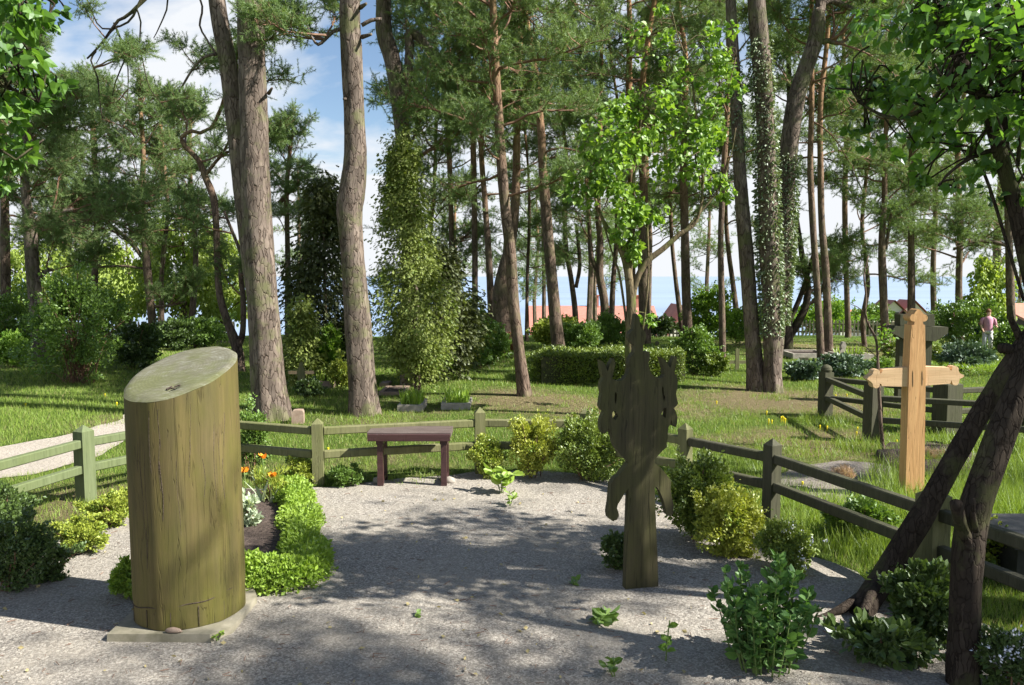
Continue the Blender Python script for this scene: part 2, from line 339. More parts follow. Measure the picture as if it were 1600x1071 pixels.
M['glass'] = plain('dark_window_glass', (.02, .025, .03), (.03, .035, .04), 2, .1, 0, .01, .6)
def roofmat(name, a, b):
    m, nt, out = newmat(name); o = N(nt, 'ShaderNodeTexCoord').outputs['Object']
    br = N(nt, 'ShaderNodeTexBrick'); br.inputs['Scale'].default_value = 3.2; br.inputs['Color1'].default_value = (*a, 1); br.inputs['Color2'].default_value = (*b, 1)
    br.inputs['Mortar'].default_value = (a[0]*.5, a[1]*.5, a[2]*.5, 1); br.inputs['Mortar Size'].default_value = .035; br.inputs['Brick Width'].default_value = .9; br.inputs['Row Height'].default_value = .7
    nt.links.new(o, br.inputs['Vector']); c = mix(nt, noise(nt, o, .8), br.outputs['Color'], (.42, .2, .16)); princ(nt, out, c, .8, bump(nt, br.outputs['Fac'], .3, .03)); return m
M['roof'] = roofmat('red_roof_tiles', (.40, .14, .10), (.52, .2, .15)); M['roof2'] = roofmat('brown_roof_tiles', (.2, .08, .07), (.26, .11, .09))
M['roof3'] = roofmat('orange_roof_tiles', (.5, .22, .13), (.58, .29, .18))
# gravel
def gravel(name, a, b, c3):
    m, nt, out = newmat(name); o = N(nt, 'ShaderNodeTexCoord').outputs['Object']
    v = N(nt, 'ShaderNodeTexVoronoi'); v.inputs['Scale'].default_value = 130; nt.links.new(o, v.inputs['Vector'])
    s = N_sep(nt, v.outputs['Color']); n1 = noise(nt, o, 300, 3, .7); n2 = noise(nt, o, 1.6, 5, .6); n3 = noise(nt, o, 22, 5, .7)
    f = math_(nt, 'ADD', math_(nt, 'MULTIPLY', s, .55), math_(nt, 'MULTIPLY', n1, .45))
    c = ramp(nt, f, [(.15, a), (.55, b), (.85, c3)])
    c = mix(nt, ramp(nt, n2, [(.4, (0, 0, 0)), (.65, (.55, .55, .55))]), c, (.36, .325, .27))
    c = mix(nt, ramp(nt, n3, [(.62, (0, 0, 0)), (.72, (.7, .7, .7))]), c, (.16, .12, .09))
    h = math_(nt, 'ADD', math_(nt, 'MULTIPLY', v.outputs['Distance'], -.5), n1)
    nb = bump(nt, h, .9, .006); nb = bump(nt, n3, .8, .025, nb); nb = bump(nt, n2, .5, .05, nb)
    princ(nt, out, c, .95, nb, .15); return m
M['gravel'] = gravel('sandy_gravel', (.15, .135, .12), (.34, .31, .27), (.58, .54, .475))
M['path'] = gravel('pale_path_sand', (.26, .23, .2), (.43, .38, .32), (.6, .55, .48))
def groundmat():
    m, nt, out = newmat('lawn_and_needle_litter'); o = N(nt, 'ShaderNodeTexCoord').outputs['Object']
    n1 = noise(nt, o, .55, 6, .6); n2 = noise(nt, o, 5, 6, .7); n3 = noise(nt, o, 40, 5, .75)
    at = N(nt, 'ShaderNodeAttribute', attribute_name='dry'); 
    green = ramp(nt, n3, [(.25, (.06, .10, .02)), (.5, (.12, .2, .035)), (.8, (.21, .29, .06))])
    dry = ramp(nt, n3, [(.25, (.17, .13, .07)), (.5, (.32, .26, .14)), (.8, (.46, .4, .24))])
    f = math_(nt, 'ADD', math_(nt, 'ADD', math_(nt, 'MULTIPLY', n1, .9), math_(nt, 'MULTIPLY', n2, .9)), math_(nt, 'MULTIPLY', at.outputs['Fac'], .8))
    f = ramp(nt, f, [(.93, (0, 0, 0)), (1., (1, 1, 1))]) if False else math_(nt, 'MULTIPLY', math_(nt, 'SUBTRACT', f, 1.1), 3., True)
    c = mix(nt, f, green, dry)
    nb = bump(nt, n3, 1., .05); nb = bump(nt, n2, .6, .1, nb); princ(nt, out, c, .95, nb, .1); return m
M['ground'] = groundmat()
def seamat():
    m, nt, out = newmat('lagoon_water'); o = N(nt, 'ShaderNodeTexCoord').outputs['Object']
    n = noise(nt, mapv(nt, o, (.5, 1, 1)), .6, 6, .65); c = ramp(nt, noise(nt, mapv(nt, o, (.1, 1, 1)), .02, 4), [(.3, (.17, .25, .37)), (.7, (.24, .33, .46))])
    princ(nt, out, c, .35, bump(nt, n, .6, .25), .5); return m
M['sea'] = seamat()
# ------------------------------------------------------------------ terrain
DRY = [(G(820, 626), 1.1, .9), (G(700, 640), 1.0, .5), (G(1195, 620), 1.5, .9), (G(1280, 630), 1.2, .8), (G(1100, 620), 1.3, .6), (G(640, 625), .7, .5), (G(1060, 640), 1.0, .6), (G(120, 790), .8, .7),
       (G(1270, 690), .9, .9), (G(1330, 735), .7, .6), (G(560, 660), .9, .5), (G(600, 720), 1.6, .35), (G(1290, 540), 4, .6), (G(200, 660), .8, .7), (G(450, 740), 1., .4), (G(1130, 690), .6, .6), (G(900, 640), 1.2, .7)]
def dryness(x, y):
    d = np.zeros_like(x)
    for c, r, a in DRY: d = np.maximum(d, a*np.exp(-((x-c[0])**2+(y-c[1])**2)/(r*r)))
    return d
def grid_obj(name, xs, ys, mat, dz=0., zf=gz):
    X, Y = np.meshgrid(xs, ys); Z = zf(X, Y)+dz; V = np.stack([X, Y, Z], -1).reshape(-1, 3)
    nx = len(xs); i = np.arange(len(ys)-1)[:, None]*nx+np.arange(nx-1)[None]
    mb = MB(); mb.add(V, np.stack([i, i+1, i+nx+1, i+nx], -1).reshape(-1, 4)); o = mb.build(name, mat, smooth=True); return o, V
xs = np.unique(np.r_[np.linspace(-600, -40, 20), np.linspace(-40, -14, 27), np.linspace(-14, 14, 141), np.linspace(14, 40, 27), np.linspace(40, 600, 20)])
ys = np.unique(np.r_[np.linspace(-60, -4, 12), np.linspace(-4, 24, 141), np.linspace(24, 150, 64), 300, 600])
gr, V = grid_obj('ground', xs, ys, M['ground'])
tag(gr, kind='structure'); a = gr.data.attributes.new('dry', 'FLOAT', 'POINT'); a.data.foreach_set('value', dryness(V[:, 0], V[:, 1]).astype(np.float32))
mb = MB(); mb.add([[-20000, 110, -10], [20000, 110, -10], [20000, 30000, -10], [-20000, 30000, -10]], [[0, 1, 2, 3]]); tag(mb.build('water', M['sea']), kind='structure')
def sheet(name, poly, mat, dz, step=.12, wob=.05, kind='structure', bumpz=0.):
    """flat-lying irregular sheet clipped to polygon (x,y), follows the ground"""
    poly = resample(np.array(list(poly)+[poly[0]], float), .15)[:-1]
    poly = poly+np.array([[mnoise.noise(Vector((p[0]*3, p[1]*3, 1))), mnoise.noise(Vector((p[0]*3, p[1]*3, 9)))] for p in poly])*wob*2
    mn, mx = poly.min(0), poly.max(0)
    tris = tessellate_polygon([[Vector((p[0], p[1], 0)) for p in poly]])
    import bmesh
    bm = bmesh.new(); vs = [bm.verts.new((p[0], p[1], 0)) for p in poly]
    for t in tris:
        try: bm.faces.new([vs[i] for i in t])
        except Exception: pass
    for ax in (0, 1):
        q = mn[ax]+step
        while q < mx[ax]:
            n = (1, 0, 0) if ax == 0 else (0, 1, 0); pc = (q, 0, 0) if ax == 0 else (0, q, 0)
            bmesh.ops.bisect_plane(bm, geom=bm.verts[:]+bm.edges[:]+bm.faces[:], plane_co=pc, plane_no=n); q += step*2.5
    bm.normal_update()
    for f in bm.faces:
        if f.normal.z < 0: f.normal_flip()
    for v in bm.verts:
        e = 1. if v.is_boundary else 0.
        v.co.z = float(gz(v.co.x, v.co.y))+dz*(1-.0*e)+(0 if e else bumpz*(.5+mnoise.noise(Vector((v.co.x*5, v.co.y*5, 3)))))
        if e: v.co.z -= .0
    me = bpy.data.meshes.new(name); bm.to_mesh(me); bm.free(); me.materials.append(mat)
    for p in me.polygons: p.use_smooth = True
    o = bpy.data.objects.new(name, me); COL.objects.link(o); return tag(o, kind=kind)
def gp(*uv): return [tuple(G(u, v)[:2]) for u, v in uv]
YARD = gp((60, 860), (150, 812), (200, 790), (260, 770), (400, 766), (480, 762), (600, 752), (760, 738), (900, 742), (1010, 770), (1100, 800), (1190, 840), (1300, 880), (1420, 940))+[(2.6, 3.0), (3.2, 1.5), (2.6, -1.5), (-2.5, -1.5), (-3.4, 1.5), (-3.2, 3.0)]
sheet('gravel_yard', YARD, M['gravel'], .006, .2)
PATH = gp((-300, 790), (0, 748), (90, 735), (165, 705), (205, 678), (235, 645), (205, 640), (185, 655), (120, 676), (0, 700), (-300, 740))
sheet('gravel_path', PATH, M['path'], .006, .2)
sheet('soil_bed', gp((300, 900), (385, 905), (455, 890), (452, 780), (380, 770), (300, 790)), M['soil'], .014, .08, .03, bumpz=.03)
sheet('soil_patch', gp((1210, 745), (1260, 728), (1350, 725), (1430, 745), (1400, 780), (1300, 790), (1230, 775)), M['soil2'], .006, .1, .06, bumpz=.03)
sheet('soil_mound', gp((1360, 712), (1410, 700), (1500, 700), (1535, 720), (1500, 745), (1400, 738)), M['soil'], .008, .1, .04, bumpz=.1)
# ------------------------------------------------------------------ grass
def inpoly(x, y, poly):
    c = np.zeros(x.shape, bool); p = np.array(poly); n = len(p)
    for i in range(n):
        x1, y1 = p[i]; x2, y2 = p[(i+1) % n]
        if y1 == y2: continue
        k = (y1 > y) != (y2 > y); c ^= k & (x < (x2-x1)*(y-y1)/(y2-y1)+x1)
    return c
def grass_patch(mb, x, y, hmin, hmax, w, rng, mi=0, lean=.5):
    n = len(x); z = gz(x, y); h = rng.uniform(hmin, hmax, n); a = rng.uniform(0, 2*np.pi, n); l = h*lean*rng.uniform(.1, 1.3, n); b = rng.uniform(0, 2*np.pi, n)
    c = np.stack([x, y, z], 1); s = np.stack([np.cos(a), np.sin(a), 0*a], 1)*(w*.5)[:, None] if np.ndim(w) else np.stack([np.cos(a), np.sin(a), 0*a], 1)*w*.5
    t = c+np.stack([np.cos(b)*l, np.sin(b)*l, h], 1); V = np.stack([c-s, c+s, t], 1).reshape(-1, 3)
    mb.add(V, np.arange(n*3).reshape(-1, 3), mi)
def scatter_wedge(n, y0, y1, rng, margin=1.):
    y = y0*(y1/y0)**rng.uniform(0, 1, n); x = rng.uniform(-1, 1, n)*(y*.66+margin); return x, y
mb = MB(); rng = np.random.default_rng(3)
x, y = scatter_wedge(600000, 3.4, 24, rng)
keep = ~inpoly(x, y, YARD) & ~inpoly(x, y, PATH)
x, y = x[keep], y[keep]
cl = np.sin(x*1.3+np.sin(y*.9)*2)*np.cos(y*1.1+x*.4)+rng.normal(0, .5, len(x)); dr = dryness(x, y)
k = rng.uniform(0, 1, len(x)) > dr*1.0+np.where(cl < -.6, .25, 0.)
x, y, cl = x[k], y[k], cl[k]; st = rng.uniform(0, 1, len(x)) < .10
f = np.clip(y/10, .7, 2)
grass_patch(mb, x[~st], y[~st], .018, .055, (.0045*f)[~st], rng, 0); grass_patch(mb, x[st], y[st], .02, .06, (.004*f)[st], rng, 1)
def tuft_at(p, r, n, h0, h1, w=.006, mi=0, lean=.6):
    a = rng.uniform(0, 6.28, n); q = r*np.sqrt(rng.uniform(0, 1, n)); grass_patch(mb, p[0]+np.cos(a)*q, p[1]+np.sin(a)*q, h0, h1, w, rng, mi, lean)
for u, v, r, n, h in ((1440, 785, .45, 1600, .22), (1380, 800, .35, 900, .16), (1530, 760, .8, 2600, .2), (1400, 860, .4, 1200, .22), (1290, 660, .3, 500, .12), (1580, 720, 1., 2500, .18), (1320, 840, .35, 800, .2), (1500, 800, .5, 1400, .22),
                      (1240, 780, .3, 700, .12), (580, 655, .4, 500, .08), (1365, 700, .35, 600, .14), (1205, 622, .3, 300, .08), (1260, 700, .5, 900, .08), (1150, 720, .5, 900, .08), (100, 790, .3, 300, .06), (60, 650, 1.4, 3500, .1), (650, 745, .3, 300, .05), (1590, 800, .4, 1500, .25)):
    tuft_at(G(u, v), r, n, h*.35, h)
for i in range(220):
    x0, y0 = scatter_wedge(1, 6.8, 14, rng); 
    if inpoly(x0, y0, YARD)[0] or inpoly(x0, y0, PATH)[0]: continue
    tuft_at((x0[0], y0[0]), .12, 45, .03, .07)
tag(mb.build('grass', [M['grass'], M['straw']]), 'short patchy green lawn grass under the pines', 'grass', kind='stuff')
mb = MB()
for u, v, n in ((1300, 620, 6), (1325, 668, 8), (1205, 660, 8), (1350, 690, 5), (1270, 760, 5), (1100, 640, 5), (1240, 660, 6), (960, 625, 3), (240, 640, 4), (100, 625, 5), (530, 710, 2), (1590, 640, 8)):
    c = G(u, v)
    for i in range(max(1, n//2)):
        p = c+np.array([rng.normal(0, .25), rng.normal(0, .35), 0]); p[2] = gz(p[0], p[1])+rng.uniform(.03, .07)
        a = np.linspace(0, 2*np.pi, 9)[:8]; V = [p+np.array([math.cos(t)*.01, math.sin(t)*.01, .002*(j % 2)]) for j, t in enumerate(a)]+[p+np.array([0, 0, .008]), p-np.array([0, 0, .07])]
        mb.add(V, [[j, (j+1) % 8, 8] for j in range(8)]+[[(j+1) % 8, j, 9] for j in range(8)])
tag(mb.build('dandelions', M['yellow']), 'tiny yellow dandelion heads dotted over the lawn', 'dandelions', kind='stuff')
# ------------------------------------------------------------------ pines
def tuft_needles(mb, pos, dirs, rad, nn, width, rng, mi):
    n = len(pos); p = np.repeat(pos, nn, 0); d = np.repeat(dirs, nn, 0); m = n*nn
    r = unit(rng.normal(size=(m, 3))); nd = unit(d*rng.uniform(.25, 1.1, (m, 1))+r*.85)
    base = p+d*rng.uniform(-.6, .5, (m, 1))*rad
    L = rad*rng.uniform(.7, 1.15, (m, 1)); s = unit(np.cross(nd, unit(rng.normal(size=(m, 3)))))*width*.5
    V = np.stack([base-s, base+s, base+nd*L], 1).reshape(-1, 3); mb.add(V, np.arange(m*3).reshape(-1, 3), mi)
def wander(p, d, L, n, wig, grav, rng):
    pts = [p]; d = unit(d)
    for i in range(n):
        d = unit(d+rng.normal(0, wig, 3)+np.array([0, 0, grav])); pts.append(pts[-1]+d*L/n)
    return np.array(pts), d
def bough_geo(mb, origin, d0, L, rng, wood=0, nee=1, dens=1., nn=14, rad=.075, width=.006, r0=None, grav=.03, bare=.3, sides=5):
    n = max(5, int(L*5)); pts, _ = wander(np.array(origin, float), d0, L, n, .17, grav, rng)
    r0 = r0 or .009+.009*L; tube(mb, pts, np.linspace(r0, r0*.25, len(pts)), sides, wood, cap=False)
    tp = []; td = []
    ns = int(7+L*5)
    for i in range(ns):
        t = bare+(1-bare)*(i+rng.uniform(0, 1))/ns; f = t*n; k = min(int(f), n-1); p = pts[k]+(pts[k+1]-pts[k])*(f-k); T = unit(pts[k+1]-pts[k])
        side = unit(np.cross(T, [0, 0, 1.]))*(1 if i % 2 else -1); sd = unit(T*rng.uniform(.3, .9)+side*rng.uniform(.5, 1)+np.array([0, 0, rng.uniform(-.15, .45)]))
        sl = L*(.45-.25*abs(t-.45))*rng.uniform(.55, 1.1)
        q, dd = wander(p, sd, sl, 4, .2, .05, rng); tube(mb, q, np.linspace(r0*.4, r0*.13, 5), 3, wood, cap=False)
        for j in range(1+int((2+sl*6)*dens)):
            g = rng.uniform(.35, 1)*4; kk = min(int(g), 3); b = q[kk]+(q[kk+1]-q[kk])*(g-kk)
            e = unit(q[kk+1]-q[kk]+rng.normal(0, .6, 3)+np.array([0, 0, .25])); l = rng.uniform(.08, .28)
            if l > .12: tube(mb, np.array([b, b+e*l]), [r0*.12, r0*.07], 3, wood, cap=False)
            for h in np.arange(l, .03, -rad*1.1): tp.append(b+e*h); td.append(e)
    e = unit(pts[-1]-pts[-2]); tp.append(pts[-1]); td.append(e)
    tuft_needles(mb, np.array(tp), np.array(td), rad, nn, width, rng, nee)
BOUGH = []
for i in range(14):
    L = [.8, 1.1, 1.5, 1.9, 2.3, 1.3, 1.7][i % 7]; r = np.random.default_rng(100+i); b = MB()
    bough_geo(b, (0, 0, 0), (1, 0, .15 if i < 7 else -.12), L, r, dens=2.0, nn=20, width=.0068, rad=.062, bare=.36, grav=.035 if i < 7 else -.02)
    BOUGH.append((L, b.mesh('bough', [M['twig'], M['needle'] if i % 3 else M['needle_far']])))
BOUGH_S = []
for i in range(5):
    r = np.random.default_rng(300+i); b = MB(); bough_geo(b, (0, 0, 0), (1, 0, .1), 1.9, r, dens=.8, nn=20, width=.0075, rad=.062, bare=.2, grav=.02)
    BOUGH_S.append((1.9, b.mesh('bough', [M['twig'], M['needle']])))
def put_bough(parent, p, az, tilt, L, rng, idx=None, roll=0.):
    c = BOUGH_S[rng.integers(0, 5)] if idx == 's' else sorted(BOUGH, key=lambda b: abs(b[0]-L)+rng.uniform(0, .5))[0] if idx is None else BOUGH[idx]
    o = bpy.data.objects.new('bough', c[1]); COL.objects.link(o); o.parent = parent
    o.location = Vector(p)-Vector(parent.location); o.rotation_euler = (roll, -tilt, az); s = L/c[0]; o.scale = (s, s, s); return o
def trunk_pts(px, Y, top, r_last=.03, wander_amt=.25, seed=0, base_in=.15):
    """px rows (u, v, width_px[, Y]) bottom to top -> points with radii up to height top"""
    rr = np.random.default_rng(seed); out = []
    for i, q in enumerate(px):
        Yq = q[3] if len(q) > 3 else Y; p = P(q[0], q[1], Yq); out.append([*p, q[2]/2*Yq/F])
    b = out[0]; zg = float(gz(b[0], b[1]))
    if b[2] > zg: out.insert(0, [b[0], b[1], zg-base_in, b[3]*1.1])
    else: out[0][2] = zg-base_in
    a, c = np.array(out[-2]), np.array(out[-1]); z = c[2]; r = c[3]
    d = unit((c-a)[:3]); d = unit(d*.5+np.array([0, 0, .9]))
    while z < top-.01:
        st = min(1.2, top-z+.01); d = unit(d+np.array([rr.normal(0, wander_amt*.3), rr.normal(0, wander_amt*.3), .12])); c = c.copy(); c[:3] = c[:3]+d*st; z = c[2]
        c[3] = max(r_last, c[3]*.86); out.append(list(c))
    return np.array(out)
def along(T, z):
    k = int(np.clip(np.searchsorted(T[:, 2], z), 1, len(T)-1)); a, b = T[k-1], T[k]; f = (z-a[2])/max(1e-6, b[2]-a[2]); f = min(max(f, 0), 1); return a+(b-a)*f
def pine(name, label, px, Y, top, boughs=(), mat='bark_mid', seed=0, cat='tree', group='pine trees in the cemetery', sides=None, limbs=(), rough=.06, flare=.12, snags=(), ivy=None, world=None, kb=None, bidx=None):
    kb = kb or (.42 if Y < 13 else .66); rr = np.random.default_rng(1000+seed); T = world if world is not None else trunk_pts(px, Y, top, seed=seed)
    zg = float(gz(T[0][0], T[0][1])); root = thing(name, label, cat, (T[0][0], T[0][1], zg), group)
    S = resample(T, .05 if Y < 13 else .15); s_ = sides or (40 if Y < 13 else 14)
    mb = MB(); tube(mb, S[:, :3], S[:, 3], s_, rough=rough, seed=seed, lobes=flare)
    tr = mb.build('trunk', M[mat], root, smooth=True)
    for sg in snags: # broken stubs: (u, v, du, dv, width)
        a = P(sg[0], sg[1], Y); b = P(sg[0]+sg[2], sg[1]+sg[3], Y-.15); w = sg[4]/2*Y/F
        m2 = MB(); tube(m2, resample(np.array([a, (a+b)/2+rr.normal(0, .01, 3), b]), .03), np.r_[w*1.4, w], 8) if False else tube(m2, np.array([a, a+(b-a)*.5, b]), [w*1.3, w, w*.7], 8, rough=.1); m2.build('stub', M[mat], root, smooth=True)
    for L in limbs: # traced limbs: (list of (u,v,w[,Y]), n boughs, bough length)
        q = np.array([[*P(a[0], a[1], a[3] if len(a) > 3 else Y), a[2]/2*(a[3] if len(a) > 3 else Y)/F] for a in L[0]]); q = resample(q, .06)
        m2 = MB(); tube(m2, q[:, :3], q[:, 3], 8 if Y > 13 else 12, rough=.08, seed=seed); m2.build('limb', M[L[3]] if len(L) > 3 else M[mat], root, smooth=True)
        for i in range(L[1]):
            f = rr.uniform(.35, 1.); k = int(f*(len(q)-1)); t = unit(q[min(k+1, len(q)-1)][:3]-q[k-1][:3])
            put_bough(root, q[k][:3], math.atan2(t[1], t[0])+rr.normal(0, .9), rr.uniform(-.3, .7), L[2]*rr.uniform(.7, 1.2), rr, roll=rr.uniform(-.5, .5))
    for (z0, z1, n, l0, l1, *az) in boughs:
        n = max(2, int(n*kb))
        for i in range(n):
            f = (i+rr.uniform(0, 1))/n; z = z0+(z1-z0)*f; p = along(T, z); l = l0+(l1-l0)*f
            a = i*2.4+rr.normal(0, .4) if not az else az[0]+rr.normal(0, az[1] if len(az) > 1 else .5)
            put_bough(root, p[:3], a, rr.uniform(-.25, .4)+.35*f, l*rr.uniform(.75, 1.2), rr, bidx, roll=rr.uniform(-.4, .4))
    for i in range(3): put_bough(root, T[-1][:3]-np.array([0, 0, .2*i]), i*2.1, 1., .8, rr) if boughs else None
    if ivy:
        z0, z1, n = ivy; z = z0+(z1-z0)*rr.uniform(0, 1, n)**1.15; A = np.array([along(T, q) for q in z]); az = rr.uniform(0, 6.28, n); keepn = rr.uniform(0, 1, n) < (.35+.65*np.clip(np.sin(az*2+z*1.3)+.6, 0, 1)); A, az = A[keepn], az[keepn]
        pos = A[:, :3]+np.stack([np.cos(az), np.sin(az), 0*az], 1)*(A[:, 3:4]*rr.uniform(1., 1.35, (len(A), 1)))
        m2 = MB(); leaves(m2, pos, rr.uniform(.03, .06, len(pos)), 'oval', np.stack([np.cos(az), np.sin(az), -.5+0*az], 1), .6, rng=rr); m2.build('ivy', M['ivy'], root)
    return root, T
PI = math.pi
pine('pine_tree', 'thick grey-barked pine standing just behind the sloping log, widest trunk on the left', [(428, 664, 52.5), (420, 600, 47.4), (413, 500, 46.6), (405, 400, 46.6), (400, 300, 43.2), (397, 200, 40.6), (394, 100, 39.8), (391, 0, 39)], 9.1, 13,
     [(7.4, 13, 26, 2., 1.2)], 'bark', 1, snags=[(401, 143, -20, -42, 6), (420, 146, 5, -8, 5), (424, 62, 8, -12, 4)], flare=.16)
pine('pine_tree', 'slender straight pine leaning left out from behind the thickest left trunk', [(440, 646, 31.6), (418, 560, 29), (396, 440, 26), (378, 300, 25), (368, 200, 26), (356, 100, 26), (339, 0, 25)], 9.8, 13,
     [(7.6, 13, 20, 1.9, 1.2)], 'bark', 2, limbs=[([(338, 85, 5), (318, 90, 4), (300, 110, 3.5), (285, 135, 3), (276, 152, 2)], 2, .45), ([(338, 86, 4), (322, 60, 3), (312, 40, 3), (316, 10, 3), (300, -25, 3)], 0, .8)])
pine('pine_tree', 'thick pine with orange-brown lower bark directly behind the maroon bench', [(570, 654, 45.7), (565, 600, 40.6), (561, 540, 41.5), (556, 470, 39), (550, 390, 34.7), (546, 330, 39), (550, 300, 39.8), (555, 250, 34.7), (553, 170, 31.3), (549, 80, 31.3), (547, 0, 31.3)], 9.4, 14,
     [(7.6, 14, 26, 2.1, 1.2)], 'bark', 3, snags=[(566, 58, 14, -4, 6), (563, 12, 9, -6, 6), (545, 155, -8, 0, 5)],
     limbs=[([(535, 45, 7), (520, 50, 6), (508, 62, 5), (497, 70, 5), (488, 60, 3), (480, 40, 3)], 6, 1.), ([(565, 40, 6), (580, 32, 6), (596, 30, 5)], 0, 1.)])
pine('pine_tree', 'bent grey pine behind the ruddy trunk, its broken upper limb folded like a knee', [(640, 612, 30), (641, 540, 28), (640, 450, 26), (640, 320, 24), (634, 260, 24), (628, 200, 24), (621, 140, 25), (612, 90, 25), (600, 50, 24), (599, 0, 22)], 12., 14,
     [(7.2, 14, 24, 2.1, 1.2)], 'bark', 4, limbs=[([(624, 190, 16), (636, 130, 15), (640, 80, 13), (640, 52, 14), (655, 58, 13), (666, 72, 12), (690, 90, 8), (720, 110, 5)], 8, 1.3), ([(640, 168, 3), (665, 166, 3), (690, 170, 2.5)], 3, .8), ([(640, 265, 5), (655, 245, 5), (680, 228, 4), (692, 212, 4)], 5, 1.1), ([(640, 235, 4), (650, 205, 4), (662, 175, 3)], 2, .9)])
pine('pine_tree', 'slim brown pine with dense low crown rising in the middle of the lawn', [(821, 624, 22), (812, 560, 17), (803, 480, 17), (798, 400, 17), (790, 330, 16), (784, 260, 16), (779, 180, 14), (774, 100, 12), (770, 0, 10)], 10.8, 10.5,
     [(2.7, 3.6, 9, 1.1, 1.3), (3.6, 6.2, 34, 1.4, 1.7), (6., 10.3, 30, 1.7, .8)], 'bark_mid', 5, kb=.6)
pine('pine_tree', 'straight leaning pine just left of the ivy-clad trunk', [(1184, 613, 32), (1178, 560, 24), (1172, 480, 23), (1166, 400, 22), (1158, 300, 20), (1152, 200, 18), (1147, 100, 17), (1142, 0, 16)], 11.4, 12.5,
     [(6.6, 12.5, 24, 1.6, 1.1)], 'bark', 6, ivy=(3.4, 4.7, 500))
pine('pine_tree', 'upright pine trunk clad in ivy, nearer one of the ivy-covered pair', [(1208, 616, 30), (1206, 560, 24), (1205, 480, 27), (1202, 400, 29), (1199, 300, 28), (1196, 200, 27), (1190, 100, 28), (1182, 0, 26)], 11.3, 13.5,
     [(6.8, 13.5, 24, 1.8, 1.1)], 'bark', 7, ivy=(.8, 4.9, 5200))
pine('pine_tree', 'pale pine curving right above a thick sleeve of ivy behind the nearer ivy trunk', [(1206, 590, 26), (1214, 500, 27), (1222, 400, 30), (1226, 320, 29), (1232, 240, 27), (1243, 160, 26), (1258, 110, 24), (1272, 70, 23), (1278, 40, 20), (1279, 20, 18), (1283, 0, 14)], 12.4, 13,
     [(7.2, 13, 24, 2., 1.2)], 'bark', 8, ivy=(.9, 3.5, 5200), limbs=[([(1283, 66, 8), (1295, 64, 8), (1310, 68, 6), (1325, 62, 4)], 5, 1.2), ([(1281, 10, 10), (1300, 2, 9), (1330, 14, 7), (1355, 30, 5), (1368, 40, 4)], 8, 1.3)])
